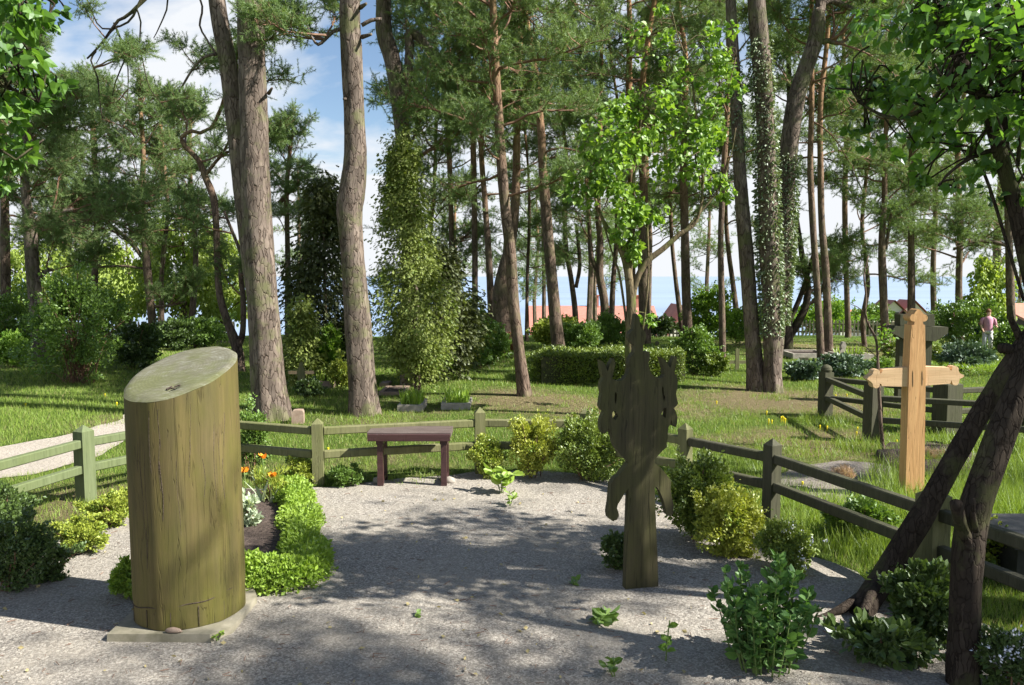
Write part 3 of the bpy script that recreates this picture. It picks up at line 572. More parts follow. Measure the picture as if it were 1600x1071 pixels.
mids = [  # label, px, Y, top, boughs, mat, extras
 ('thin dark pine pole left of the pair of ivy pines', [(1129, 570, 11), (1128, 480, 10), (1126, 380, 9), (1130, 280, 9), (1136, 180, 8), (1139, 80, 7)], 14.8, 10, [(3.6, 10, 30, 1.2, 1.)], 'bark_mid', ()),
 ('pine with leafy bushes at its foot right of the lilac tree', [(1075, 528, 15), (1072, 450, 14), (1070, 360, 13), (1068, 260, 11), (1070, 170, 9)], 20, 11, [(3.4, 11, 34, 1.9, 1.1)], 'bark_mid', ()),
 ('mossy leaning pine standing among bushes behind the left end of the hedge', [(873, 552, 22), (867, 490, 19), (860, 410, 17), (853, 330, 16), (848, 260, 14), (845, 200, 12)], 17, 11, [(4.2, 11, 32, 1.9, 1.1)], 'bark_mid', ()),
 ('stout double pine with a bulging base behind the slim lawn pine', [(788, 518, 26), (783, 470, 28), (788, 420, 20), (800, 370, 15), (806, 300, 13), (808, 180, 10)], 19, 11.5, [(4, 11.5, 36, 2., 1.1)], 'bark_mid', ()),
 ('straight sunlit pine beside the street lamp', [(769, 522, 12), (766, 450, 11), (763, 390, 10), (758, 320, 9), (752, 230, 8)], 19.5, 9.5, [(3.5, 9.5, 26, 1.7, 1.)], 'bark_mid', ()),
 ('forked pine in front of the long red roof', [(946, 520, 14), (944, 470, 13), (937, 430, 12), (938, 380, 10), (934, 330, 9), (936, 240, 8)], 21.5, 10.5, [(3.8, 10.5, 30, 1.9, 1.1)], 'bark_mid', ([([(936, 430, 8), (924, 400, 7), (921, 360, 6), (918, 310, 5)], 5, 1.4)],)),
 ('slanting thin pine left of the forked pine', [(899, 492, 9), (893, 440, 8), (885, 390, 7), (882, 330, 7), (886, 260, 6)], 24, 10, [(4.3, 10, 26, 1.9, 1.1)], 'bark_mid', ([([(900, 450, 6), (906, 410, 6), (900, 350, 5)], 4, 1.3)],)),
 ('sturdy pine directly behind the multi-stemmed lilac', [(1009, 540, 18), (1006, 470, 16), (1004, 400, 15), (1006, 300, 13), (1000, 200, 11)], 20, 12, [(4.2, 12, 38, 2., 1.1)], 'bark_mid', ()),
 ('pine with a long curved limb like a bow left of the grave enclosure', [(1228, 556, 24), (1226, 500, 22), (1226, 450, 20), (1223, 400, 16), (1228, 340, 12), (1236, 280, 10)], 18.5, 9, [(4, 9, 24, 1.8, 1.1)], 'bark_dark',
   ([([(1231, 530, 13), (1246, 505, 13), (1259, 478, 12), (1262, 445, 10), (1255, 410, 9), (1249, 370, 8), (1243, 330, 7)], 6, 1.4), ([(1232, 505, 8), (1248, 470, 8), (1262, 430, 7), (1270, 400, 6)], 5, 1.2), ([(1252, 480, 6), (1272, 470, 6), (1290, 440, 5), (1302, 400, 4)], 5, 1.2)],)),
 ('thin pine whose foot stands by the round-capped fence post', [(1284, 590, 12), (1281, 520, 11), (1276, 440, 10), (1270, 350, 10), (1266, 260, 9), (1268, 170, 8)], 13.6, 9, [(4., 9, 26, 1.5, .9)], 'bark_mid', ()),
 ('pine near the far picket fence right of the round-capped post', [(1296, 558, 14), (1293, 490, 12), (1290, 420, 11), (1284, 350, 10), (1282, 260, 9), (1282, 160, 8)], 16.5, 11, [(4., 11, 32, 1.7, 1.)], 'bark_mid', ()),
 ('dark pine between the picket fence and the heavy wooden monument', [(1384, 562, 15), (1382, 500, 12), (1379, 430, 12), (1378, 370, 10), (1382, 310, 8)], 17.5, 8.5, [(3.2, 8.5, 30, 1.7, 1.)], 'bark_mid', ([([(1384, 390, 5), (1390, 350, 5), (1396, 320, 4)], 4, 1.)],)),
 ('dark straight pine rising behind the top of the new oak cross', [(1424, 560, 12), (1424, 480, 11), (1424, 400, 10), (1423, 300, 8), (1425, 200, 7), (1424, 120, 6)], 18, 9.5, [(3.4, 9.5, 30, 1.4, 1.)], 'bark_mid', ()),
 ('pine before the orange-roofed house at the right edge', [(1582, 540, 13), (1579, 470, 12), (1577, 400, 11), (1574, 320, 9), (1570, 240, 8)], 17.5, 9.5, [(3.6, 9.5, 26, 1.5, 1.)], 'bark_mid', ([([(1577, 385, 6), (1550, 378, 6), (1520, 378, 5), (1490, 390, 4)], 5, 1.1)],)),
 ('big-limbed pine rising out of the large bush at the far left', [(62, 560, 22), (56, 480, 20), (50, 410, 19), (47, 360, 19), (42, 320, 14), (38, 270, 12), (40, 200, 10)], 14.5, 5.3, [(2.4, 5.3, 34, 1.4, 1.)], 'bark', ([([(50, 360, 10), (62, 342, 10), (85, 334, 9), (115, 328, 7)], 9, 1.4), ([(54, 450, 8), (66, 430, 8), (76, 420, 7)], 2, .8), ([(36, 260, 7), (45, 215, 7), (65, 185, 7), (80, 178, 5)], 5, 1.2)],)),
 ('orange-limbed pine with a straight limb slanting left, mid left', [(240, 526, 13), (234, 460, 12), (229, 410, 12), (226, 360, 10), (222, 300, 9), (224, 240, 7)], 19.5, 5.9, [(2.7, 5.9, 34, 1.6, 1.)], 'bark_mid', ([([(227, 408, 7), (205, 380, 7), (180, 358, 6), (155, 338, 5)], 7, 1.4), ([(225, 420, 4), (190, 416, 4), (150, 418, 3)], 3, .8), ([(238, 480, 5), (262, 478, 4), (290, 472, 4)], 4, 1.)],)),
 ('thin pine close behind the orange-limbed pine', [(254, 528, 8), (252, 450, 7), (256, 390, 7), (262, 330, 6)], 21, 5.6, [(2.4, 5.6, 24, 1.6, 1.1)], 'bark_mid', ()),
 ('twisting forked pine just behind the top of the sloping log', [(374, 560, 16), (368, 535, 16), (356, 505, 12), (344, 465, 11), (340, 420, 10), (338, 360, 10), (334, 310, 11), (322, 280, 10), (310, 250, 8), (290, 230, 7), (284, 215, 6), (300, 205, 6), (330, 200, 5)], 14, 5.6, [(3.6, 5.5, 12, 1.4, 1.)], 'bark_mid', ([([(370, 545, 12), (379, 520, 10), (380, 470, 9), (376, 430, 8), (377, 400, 6), (362, 360, 5), (350, 330, 4)], 4, 1.1), ([(320, 275, 6), (345, 245, 5), (370, 232, 4)], 4, 1.)],)),
 ('thin distant pine seen between the two thickest trunks', [(450, 490, 10), (450, 430, 9), (449, 370, 8), (448, 300, 7)], 23, 5.6, [(2.6, 5.6, 26, 1.6, 1.)], 'bark_mid', ([([(436, 318, 7), (452, 300, 7), (468, 284, 6)], 3, 1.1)],)),
 ('scrubby pine with crossing limbs between the thuja and the lamp', [(668, 470, 8), (668, 410, 7), (672, 360, 7), (678, 300, 6)], 22, 7.5, [(1.6, 7.5, 34, 1.5, 1.)], 'bark_mid', ([([(690, 440, 6), (700, 400, 6), (715, 375, 5), (735, 370, 4)], 4, 1.)],)),
 ('very thin pine left of the mossy leaning pine', [(823, 508, 6), (824, 430, 5), (827, 350, 5), (826, 280, 4)], 23, 8, [(1.6, 8, 26, 1.2, .8)], 'bark_mid', ()),
 ('slight pine leaning left beside the pine behind the lilac', [(1064, 505, 8), (1056, 440, 7), (1050, 380, 6), (1047, 320, 6)], 24, 9, [(2.8, 9, 28, 1.7, 1.)], 'bark_mid', ()),
 ('sunlit slender pine leaning left behind the thin dark pole', [(1152, 506, 9), (1146, 450, 8), (1138, 390, 7), (1134, 330, 6)], 23, 9, [(3., 9, 28, 1.8, 1.)], 'bark_mid', ()),
 ('dark pine stem between forked pine and lilac', [(956, 490, 9), (958, 440, 8), (963, 380, 7), (965, 300, 6)], 24, 9.5, [(3.5, 9.5, 26, 1.8, 1.)], 'bark_mid', ()),
 ('crooked thin pine left of the dark pine by the wooden monument', [(1352, 545, 8), (1348, 500, 7), (1356, 450, 7), (1352, 400, 6), (1347, 350, 6)], 20, 7.5, [(1.7, 7.5, 34, 1.4, .9)], 'bark_mid', ()),
 ('tall pine with an orange crown stem in the upper middle', [(742, 520, 9), (742, 400, 9), (740, 260, 9), (738, 180, 9), (734, 120, 8)], 20.5, 11, [(5.2, 11, 36, 2.2, 1.2)], 'bark_mid', ()),
 ('tall pine with a broad crown above the lilac', [(985, 530, 10), (988, 400, 10), (985, 250, 10), (983, 120, 10), (984, 50, 8)], 22, 12.5, [(5.5, 12.5, 44, 2.3, 1.2)], 'bark_mid', ()),
 ('pine at the far left edge of the picture', [(10, 560, 16), (8, 400, 14), (6, 250, 12), (0, 150, 10)], 16, 6.6, [(2.6, 6.6, 34, 1.6, 1.1)], 'bark_mid', ()),
 ('pine among bushes between the far left pine and the orange-limbed pine', [(150, 540, 11), (148, 440, 10), (152, 330, 9), (146, 220, 8)], 21, 6, [(2.4, 6, 38, 1.8, 1.2)], 'bark_mid', ()),
 ('pine close left of the twisting forked pine', [(300, 500, 10), (306, 400, 8), (300, 320, 7), (296, 240, 6)], 24, 6.3, [(3., 6.3, 26, 1.7, 1.1)], 'bark_mid', ()),
 ('pine with low spreading boughs left of the weeping birch', [(1500, 540, 11), (1498, 450, 10), (1500, 360, 9), (1496, 260, 8)], 21, 9.5, [(1.8, 9.5, 50, 2., 1.1)], 'bark_mid', ()),
 ('pine right of the dark straight pine behind the cross', [(1460, 520, 9), (1458, 420, 8), (1462, 320, 7), (1460, 240, 7)], 24, 9.5, [(3.0, 9.5, 34, 1.9, 1.1)], 'bark_mid', ()),
 ('faint pine between the two slim pines right of the ivy pair', [(1325, 520, 9), (1322, 420, 8), (1320, 320, 8), (1322, 220, 7)], 25, 11, [(4, 11, 34, 2., 1.1)], 'bark_mid', ()),
 ('slender pine whose crown fills the gap right of the bent grey pine', [(705, 520, 9), (706, 420, 8), (704, 300, 8), (700, 200, 8)], 21, 11, [(4.2, 11, 40, 2., 1.1)], 'bark_mid', ()),
]
for i, (lab, px, Y, top, bo, mat, ex) in enumerate(mids):
    pine('pine_tree', lab, px, Y, top, bo, mat, 20+i, limbs=ex[0] if ex else (), flare=.08)
# far-off wood: one mass
mb = MB(); rr = np.random.default_rng(55); protos = []
for i in range(5):
    b = MB(); H = 9.
    tube(b, np.array([[0, 0, -.3], [.1, 0, 3], [-.1, .1, 6], [0, 0, H]]), [.13, .11, .08, .03], 6, 0)
    for k in range(30):
        f = rr.uniform(.3, 1); a = rr.uniform(0, 6.28); bough_geo(b, (0, 0, H*f), (math.cos(a), math.sin(a), rr.uniform(-.1, .5)), (1.7-.9*f)*rr.uniform(.8, 1.3), rr, 0, 1, dens=.55, nn=9, rad=.13, width=.02, sides=3)
    protos.append((np.concatenate(b.v), b.f))
def stamp(mb, pr, x, y, s, a):
    V = pr[0]*s; c, n = math.cos(a), math.sin(a); V = np.stack([V[:, 0]*c-V[:, 1]*n+x, V[:, 0]*n+V[:, 1]*c+y, V[:, 2]+float(gz(x, y))], 1)
    n0 = mb.n; mb.v.append(V.astype(np.float32)); mb.n += len(V)
    for k, L in pr[1].items(): mb.f.setdefault(k, []).extend([q+n0 for q in L])
for i in range(20):
    y_ = rr.uniform(30, 56); u = rr.uniform(-100, 1700)
    if 480 < u < 1450 and rr.uniform() < .25: continue
    x_ = (u-800)/F*y_; stamp(mb, protos[i % 5], x_, y_, rr.uniform(.9, 1.4) if u > 560 else rr.uniform(.6, .85), rr.uniform(0, 6.28))
tag(mb.build('distant_wood', [M['bark_mid'], M['needle_far']]), 'far-off pine wood on the slope above the lagoon', 'wood', kind='stuff')
# pines outside the frame whose crowns shade the yard
LIT = None
for i, (x_, y_, h_, b0, n_, l_) in enumerate([(6.3, 2.7, 6.0, 3.4, 12, 1.5), (8.3, -.5, 8.6, 4.6, 26, 1.9), (6.7, .5, 7.0, 3.8, 30, 1.7), (10.4, 4.2, 8, 5, 6, 1.8)]):
    w = np.array([[x_, y_, -.1, .2], [x_+.1, y_, 3, .17], [x_-.1, y_+.1, 6, .14], [x_, y_, h_, .05]])
    pine('pine_tree', 'tall pine outside the picture whose crown shades the gravel', None, 14, h_, [(b0, h_, n_, l_, 1.1)], 'bark_mid', 80+i, world=w, group='pines outside the frame', kb=1.35, bidx='s')
# ------------------------------------------------------------------ shrubs
def crownpts(c, r, n, nclump, rng, shell=.55, csize=.28, flat=0.):
    """leaf points clumped in an ellipsoid"""
    d = unit(rng.normal(size=(nclump, 3))); rad = rng.uniform(shell, 1., (nclump, 1))**.6; cc = d*rad*rng.uniform(.8, 1.08, (nclump, 1)); o3 = rng.uniform(0, 50); cc = cc*np.array([[.9+.55*mnoise.noise(Vector((q[0]*1.7+o3, q[1]*1.7, q[2]*1.7)))] for q in d])
    k = rng.integers(0, nclump, n); e = unit(rng.normal(size=(n, 3)))*rng.uniform(.2, 1, (n, 1))**.5*csize*rng.uniform(.6, 1.3, nclump)[k][:, None]
    p = cc[k]+e*(1, 1, .8); p[:, 2] = np.maximum(p[:, 2], -.97+rng.uniform(0, .12, n)); return np.asarray(c)+p*np.asarray(r), unit(p+e*2)
def shrub(label, u, v, wp, hp, n, ls, mat, kind='small', name='shrub', cat='shrub', group=None, Y=None, nclump=60, shell=.45, csize=.26, stems=9, depth=.8, stemmat='twig', up=.5, spread=1., seed=0, extra=None, partname='foliage'):
    rr = np.random.default_rng(int(u*7+v*13)+seed); g = G(u, v) if Y is None else GX((u-800)/F*Y, Y); D = g[1]
    sf_ = .86 if cat == 'bush' else .95; rx = wp/2*D/F*sf_; rz = hp/2*D/F*sf_; ry = rx*depth; root = thing(name, label, cat, tuple(g), group)
    c = g+np.array([0, ry*.3, rz]); p, nrm = crownpts(c, (rx, ry, rz), n, nclump, rr, shell, csize)
    q_ = n//7; m_ = max(6, q_//14); b_ = p[rr.integers(0, n, m_)]; d_ = unit((b_-c)/np.array([rx, ry, rz])+np.array([0, 0, .9])+rr.normal(0, .25, (m_, 3))); k_ = rr.integers(0, m_, q_)
    p[:q_] = b_[k_]+d_[k_]*(rr.uniform(0, .38, (q_, 1))*min(rx, rz)*rr.uniform(.4, 1.2, m_)[k_][:, None])+rr.normal(0, ls*.35, (q_, 3))
    p[:, 2] = np.maximum(p[:, 2], gz(p[:, 0], p[:, 1])+.01)
    mb = MB(); leaves(mb, p, ls*rr.uniform(.6, 1.25, n), kind, nrm+np.array([0, 0, up]), spread, rng=rr); mb.build(partname, M[mat], root)
    if stems:
        mb = MB()
        for i in range(stems):
            q = p[rr.integers(0, n)]; b = g+np.array([rr.normal(0, rx*.12), ry*.3+rr.normal(0, ry*.12), -.02]); m_ = (b+q)/2+np.array([0, 0, rz*.1])+rr.normal(0, rx*.06, 3)
            tube(mb, resample(np.array([b, m_, q]), .08), .0035+.004*rx, 4)
        mb.build('stems', M[stemmat], root, smooth=True)
    if extra: # flower heads
        mb = MB(); m_, nf, s, off = extra; k = rr.integers(0, n, nf); pf = c+(p[k]-c)*1.04+np.array(off)
        for q in pf:
            for j in range(9): leaves(mb, q[None]+rr.normal(0, s*.6, (1, 3)), s, 'small', np.array([[0, -.3, 1.]]), 1.2, rng=rr)
        mb.build('blossoms', M[m_], root)
    return root
GY = 'shrubs planted inside the yard'
shrub('small rounded box shrub with yellowish tips right of the bench', 762, 748, 66, 66, 5200, .022, 'goldgreen', group=GY, nclump=70)
shrub('upright golden-leaved shrub in front of the back fence', 833, 750, 82, 112, 8000, .024, 'gold', group=GY, nclump=80)
shrub('dense dark green shrub with bright tips left of the carved marker', 918, 754, 106, 118, 11000, .026, 'boxy', group=GY, nclump=110)
shrub('wide green and gold shrub spreading right of the carved marker', 1090, 850, 124, 158, 14000, .024, 'boxy', group=GY, nclump=110)
shrub('golden shrub at the right end beside the dark fence post', 1142, 872, 116, 128, 12000, .023, 'gold', group=GY, nclump=90)
shrub('green shrub with small white blossom clusters right of the golden shrub', 1228, 898, 96, 84, 6500, .022, 'boxy', group=GY, extra=('white', 30, .012, (.04, -.03, .02)))
shrub('low dark shrub tucked behind the foot of the carved marker', 968, 892, 60, 62, 3600, .022, 'shrub_dk', group=GY, extra=None)
shrub('small pyramidal conifer between the flowers and the fence post', 466, 758, 62, 44, 3600, .028, 'goldgreen', 'spray', group=GY, nclump=30)
shrub('pointed upper conifer behind the small pyramidal one', 466, 742, 34, 40, 1500, .026, 'shrub_dk', 'spray', group=GY, nclump=20)
shrub('flat cushion conifer at the foot of the fence post left of the bench', 540, 760, 58, 30, 3400, .026, 'shrub', 'spray', group=GY, nclump=40)
GL = 'rounded box shrubs along the left fence'
shrub('yellowish box ball nearest the pale green fence post', 165, 826, 78, 56, 6000, .02, 'goldgreen', group=GL)
shrub('sunlit box ball left of the two balls by the log', 118, 868, 82, 64, 7000, .02, 'goldgreen', group=GL)
shrub('small box shrub half hidden behind the log', 205, 800, 60, 42, 3600, .02, 'goldgreen', group=GL)
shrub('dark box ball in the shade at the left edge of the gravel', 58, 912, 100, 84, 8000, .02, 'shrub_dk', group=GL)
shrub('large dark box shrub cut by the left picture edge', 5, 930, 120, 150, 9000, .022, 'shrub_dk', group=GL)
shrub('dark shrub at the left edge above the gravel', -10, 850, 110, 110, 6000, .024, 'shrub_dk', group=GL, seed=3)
shrub('bright green low plant just left of the foot of the log', 200, 935, 58, 70, 3600, .024, 'border', group=GY)
shrub('loose green shrub between the log and the fence behind it', 392, 742, 60, 120, 3200, .03, 'shrub', group=GY, nclump=50, csize=.35, shell=.2)
# broad-leaved bushy plant in front
def stembush(label, u, v, wp, hp, nst, per, ls, mat, group):
    rr = np.random.default_rng(int(u)); g = G(u, v); R_ = wp/2*g[1]/F; H_ = hp*g[1]/F; root = thing('shrub', label, 'shrub', tuple(g), group); ms = MB(); ml = MB()
    for i in range(nst):
        a = rr.uniform(0, 6.28); r = R_*rr.uniform(.1, 1)**.7; h = H_*rr.uniform(.55, 1.05)*(1.1-.35*(r/R_)**2); b = g+np.array([math.cos(a)*r*.55, math.sin(a)*r*.5, -.02]); t = g+np.array([math.cos(a)*r, math.sin(a)*r*.8, h])
        q = resample(np.array([b, (b+t)/2+[0, 0, .04]+rr.normal(0, .012, 3), t]), .02); tube(ms, q, np.linspace(.0042, .0018, len(q)), 5)
        f = rr.uniform(.12, 1, per)**.8; f[:5] = rr.uniform(.93, 1, 5); pos = q[(f*(len(q)-1)).astype(int)]; c = rr.uniform(0, 6.28, per); leaves(ml, pos, ls*rr.uniform(.5, 1.15, per)*(1.1-.35*f), 'oval', np.stack([np.cos(c), np.sin(c), .1+f*.7], 1), .25, rng=rr)
    ml.build('foliage', M[mat], root); ms.build('stems', M['stem'], root, smooth=True)
stembush('big leafy multi-stemmed bush in the shaded foreground', 1192, 1038, 184, 164, 64, 22, .058, 'hydra', GY)
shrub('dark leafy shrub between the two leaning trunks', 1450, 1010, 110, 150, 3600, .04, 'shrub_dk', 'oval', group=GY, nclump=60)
shrub('yellow-green shrub beyond the fence at the right edge', 1556, 905, 110, 100, 4200, .035, 'goldgreen', 'oval', group=GY)
shrub('white-flowered shrub in the lower right corner', 1590, 1100, 160, 130, 5000, .026, 'shrub_dk', group=GY, extra=('white', 80, .014, (0, -.03, .02)))
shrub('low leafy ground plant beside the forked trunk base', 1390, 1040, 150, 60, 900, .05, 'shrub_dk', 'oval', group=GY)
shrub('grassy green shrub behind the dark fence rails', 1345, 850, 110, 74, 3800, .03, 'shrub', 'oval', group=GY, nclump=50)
shrub('small green shrub below the rail behind the leaning trunk', 1405, 945, 60, 80, 1500, .035, 'shrub', 'oval', group=GY)
# heathers
for lab, u, v, w, h in (('pinkish dry heather tuft alone on the grey soil patch', 1318, 756, 40, 26), ('pinkish heather tuft on the dark soil behind the oak cross', 1458, 724, 44, 24)):
    shrub(lab, u, v, w, h, 1400, .035, 'heather', 'blade', 'heather', 'heather', up=1.2, spread=.5, nclump=30)
# small herbs in the gravel
def herb(label, u, v, h, n, ls, mat='lilac', kind='oval', name='herb', leafdir=.8, rosette=True, group='young plants in the gravel'):
    rr = np.random.default_rng(int(u+v)); g = G(u, v); root = thing(name, label, 'plant', tuple(g), group); mb = MB(); ms = MB(); hh = h*g[1]/F
    k = max(2, int(n/7)) if rosette else 1
    for s in range(k):
        a = rr.uniform(0, 6.28); tip = g+np.array([math.cos(a)*hh*.5, math.sin(a)*hh*.5, hh*rr.uniform(.5, .95)]) if rosette else g+np.array([hh*.08, 0, hh])
        q = resample(np.array([g-[0, 0, .01], (g+tip)/2+[0, 0, hh*.1], tip]), .02); tube(ms, q, .003, 5)
        m = n//k; f = rr.uniform(.45 if rosette else .25, 1, m); pos = q[(f*(len(q)-1)).astype(int)]; b = rr.uniform(0, 6.28, m)
        leaves(mb, pos, ls*rr.uniform(.7, 1.15, m), kind, np.stack([np.cos(b), np.sin(b), .35+0*b], 1)*leafdir, .3, rng=rr)
    mb.build('leaf_cluster', M[mat], root); ms.build('stems', M['stem'], root, smooth=True)
herb('bright broad-leaved plant sprouting from the gravel before the golden shrub', 784, 772, 44, 46, .085, 'border')
herb('small sprig just in front of the bright broad-leaved plant', 796, 792, 24, 16, .05, 'border')
herb('low rosette in the gravel in front of the carved marker', 940, 975, 26, 26, .075, 'shrub')
herb('single upright sprig in the shaded gravel left of the leafy bush', 1040, 1035, 70, 18, .045, 'lilac', rosette=False)
herb('little sprig at the bottom edge of the gravel', 960, 1060, 30, 14, .045, 'shrub')
herb('tiny seedling left of the foot of the carved marker', 895, 915, 14, 8, .04, 'shrub')
herb('faint weed at the foot of the log', 340, 1003, 18, 20, .02, 'border')
herb('grass-like weed beside the golden shrub in the gravel', 650, 966, 10, 5, .04, 'shrub')
# grave border
mb = MB(); rr = np.random.default_rng(9); pts = []
def band(c, wd, n, h):
    c = resample(np.array([G(*q) for q in c]), .05); k = rr.integers(0, len(c), n); T = unit(np.gradient(c, axis=0))[k]; S = np.stack([-T[:, 1], T[:, 0], 0*T[:, 0]], 1)
    t = rr.uniform(-1, 1, n); p = c[k]+S*(t*wd)[:, None]*(1+.25*np.sin(k*.55))[:, None]+T*rr.normal(0, .03, (n, 1)); hh = h*(1-t**4)**.5*(.72+.28*np.sin(k*.42+t*2)+rr.normal(0, .07, n)); p[:, 2] += np.clip(hh, 0, None)*rr.uniform(.75, 1, n)
    return p, unit(np.stack([S[:, 0]*t, S[:, 1]*t, .7+0*t], 1))
for c, wd, n, h in (([(455, 776), (466, 800), (470, 840), (476, 870), (478, 900)], .11, 17000, .13), ([(375, 912), (420, 916), (470, 912), (492, 896)], .11, 13000, .13), ([(300, 930), (375, 912)], .12, 3000, .11), ([(435, 772), (460, 768)], .10, 1500, .09)):
    p, d = band(c, wd, n, h); leaves(mb, p+rr.normal(0, .012, (n, 3)), .026*rr.uniform(.5, 1.3, n), 'small', d, .9, rng=rr)
tag(mb.build('ground_cover', M['border']), 'fresh green cushion planting edging the soil bed beside the log', 'ground cover', kind='stuff')
# flowers behind the log
def flower(label, u, v, h, petal, group='orange flowers beside the log'):
    g = G(u, v); hh = h*g[1]/F; root = thing('flower', label, 'flower', tuple(g), group); ms = MB(); mf = MB(); rr = np.random.default_rng(int(u)); top = g+np.array([.01, 0, hh])
    tube(ms, resample(np.array([g, (g+top)/2+[.01, 0, 0], top]), .03), .004, 6)
    mb = MB(); leaves(mb, np.repeat(g[None], 5, 0), hh*.7, 'blade', np.stack([np.cos(np.arange(5)*1.3)*.4, np.sin(np.arange(5)*1.3)*.4, np.ones(5)], 1), .1, rng=rr)
    for i in range(6):
        a = i*PI/3; leaves(mf, top[None], .05, 'oval', np.array([[math.cos(a)*.8, math.sin(a)*.8, .9]]), .05, rng=rr)
    ms.build('stem', M['stem'], root, smooth=True); mf.build('petals', M[petal], root); mb.build('leaf_blades', M['pale'], root)
flower('taller orange tulip standing above the plants right of the log', 410, 790, 76, 'orange'); flower('orange flower half hidden at the right edge of the log', 381, 790, 54, 'orange'); flower('smaller peach flower right of the tall orange tulip', 424, 790, 46, 'orange')
shrub('pale grey-green leafy plant touching the right side of the log', 388, 830, 40, 60, 260, .045, 'pale', 'oval', 'plant', 'plant', nclump=14, shell=.5)
shrub('tangled brownish plants among the orange flowers', 418, 790, 66, 58, 900, .05, 'goldgreen', 'blade', 'plant', 'plant', nclump=20, up=1.)
# ------------------------------------------------------------------ mid-ground shrubs and trees
GM = 'bushes in the cemetery'
def bush(label, u, v, w, h, n, ls, mat, Y=None, kind='oval', **k):
    k.setdefault('group', GM); k.setdefault('nclump', 110); k.setdefault('csize', .2); k.setdefault('shell', .35); return shrub(label, u, v, w, h, n, ls, mat, kind, 'bush', 'bush', Y=Y, **k)
bush('huge many-stemmed bush on the lawn at the left', 108, 612, 200, 200, 15000, .05, 'shrub', Y=12, stems=60, stemmat='twig', seed=1)
bush('dark bush to the right of the huge left bush', 205, 585, 90, 90, 5500, .06, 'shrub_dk', Y=14)
bush('low bush at the far left edge beyond the lawn', 15, 590, 90, 130, 5500, .06, 'shrub', Y=15)
bush('yellow-green bush at the left picture edge', 10, 560, 60, 70, 3000, .05, 'lilac', Y=13.5)
bush('fresh green bush filling the gap between the two thickest trunks', 510, 612, 78, 104, 7500, .045, 'lilac', Y=12.6)
bush('small pinkish-tipped bush at the right of that gap', 528, 622, 46, 60, 2200, .04, 'goldgreen', Y=11.8)
bush('dark bush behind the thuja with drooping boughs', 698, 575, 90, 105, 6500, .06, 'shrub_dk', Y=14.5)
bush('pale green bush just right of the wooden face marker', 760, 582, 100, 84, 6500, .05, 'shrub', Y=14.6)
bush('reddish bare bush left of the slim lawn pine', 798, 578, 50, 44, 1800, .05, 'red', Y=15.5)
bush('broad green bush under the long red roof', 868, 560, 110, 62, 7500, .07, 'goldgreen', Y=18.5)
bush('light green bush right of the mossy leaning pine', 905, 558, 90, 52, 5500, .06, 'shrub', Y=18)
bush('rounded green bush before the forked pine', 950, 560, 90, 60, 6500, .06, 'shrub', Y=19.5)
bush('leafy green shrub right of the clipped hedge', 1090, 596, 84, 92, 5500, .05, 'shrub', Y=13.5, stems=14)
bush('rounded dark-green clipped bush beside the leafy shrub', 1120, 596, 56, 44, 3600, .04, 'boxy', Y=13.3)
bush('bright green young tree beyond the fence between the pines', 1112, 545, 100, 100, 6500, .075, 'lilac', Y=21)
bush('bright bush behind the small wooden cross', 1155, 552, 64, 78, 4200, .06, 'lilac', Y=18.6)
bush('sunlit green shrub bank beyond the right part of the picket fence', 1290, 528, 170, 60, 8500, .09, 'lilac', Y=29.5)
bush('sunlit shrub bank further right beyond the picket fence', 1370, 526, 110, 56, 5500, .09, 'shrub', Y=30)
bush('green shrubbery left of the ivy pines beyond the fence', 1205, 530, 70, 60, 4000, .08, 'lilac', Y=27.5)
bush('dark bush behind the left end of the far fence', 1030, 542, 80, 40, 3500, .08, 'shrub_dk', Y=24)
bush('large broad-leaved bush behind the people', 1520, 572, 150, 100, 10500, .06, 'shrub', Y=17.5)
bush('green bush at the right edge behind the leaning trunk', 1590, 575, 70, 60, 3600, .06, 'shrub', Y=16)
bush('clipped ball left of the wooden monument', 1397, 562, 30, 30, 2600, .035, 'boxy', Y=16.3, kind='small', nclump=200, shell=.8, csize=.12)
bush('clipped ball right of the wooden monument', 1466, 572, 26, 28, 2200, .035, 'boxy', Y=15.6, kind='small', nclump=200, shell=.8, csize=.12)
bush('smaller clipped ball in front of the other one by the monument', 1480, 590, 26, 24, 2000, .035, 'goldgreen', Y=14.6, kind='small', nclump=200, shell=.8, csize=.12)
bush('spreading blue-green juniper behind the round-capped fence post', 1325, 602, 84, 42, 3600, .07, 'juniper', Y=13.2, kind='spray', up=.3)
bush('flat juniper with arching tips left of the round-capped post', 1262, 602, 60, 36, 2600, .07, 'juniper', Y=12.8, kind='spray', up=.3)
bush('low bush right of the juniper', 1382, 598, 50, 34, 2200, .05, 'shrub', Y=13.4)
bush('dark spreading juniper beneath the people', 1515, 590, 96, 46, 3600, .08, 'juniper', Y=13.6, kind='spray')
bush('long low strip of green plants right of the oak cross', 1545, 598, 170, 20, 4200, .05, 'border', Y=13.2, kind='blade', up=1.)
bush('low dark plants on the grave left of the second thick pine', 478, 634, 60, 30, 2200, .04, 'shrub_dk', Y=10.8)
bush('tiny bush in the shade right of the wood marker', 745, 600, 60, 50, 2000, .045, 'shrub', Y=14)
bush('fringe of bushes beyond the left lawn', 300, 560, 140, 60, 6500, .07, 'shrub', Y=19.5)
bush('dense bushes behind the log at the far fence', 262, 560, 90, 60, 4500, .07, 'shrub_dk', Y=17.5)
bush('bushes between the lamp and the thuja', 735, 545, 90, 70, 4500, .07, 'shrub', Y=20)
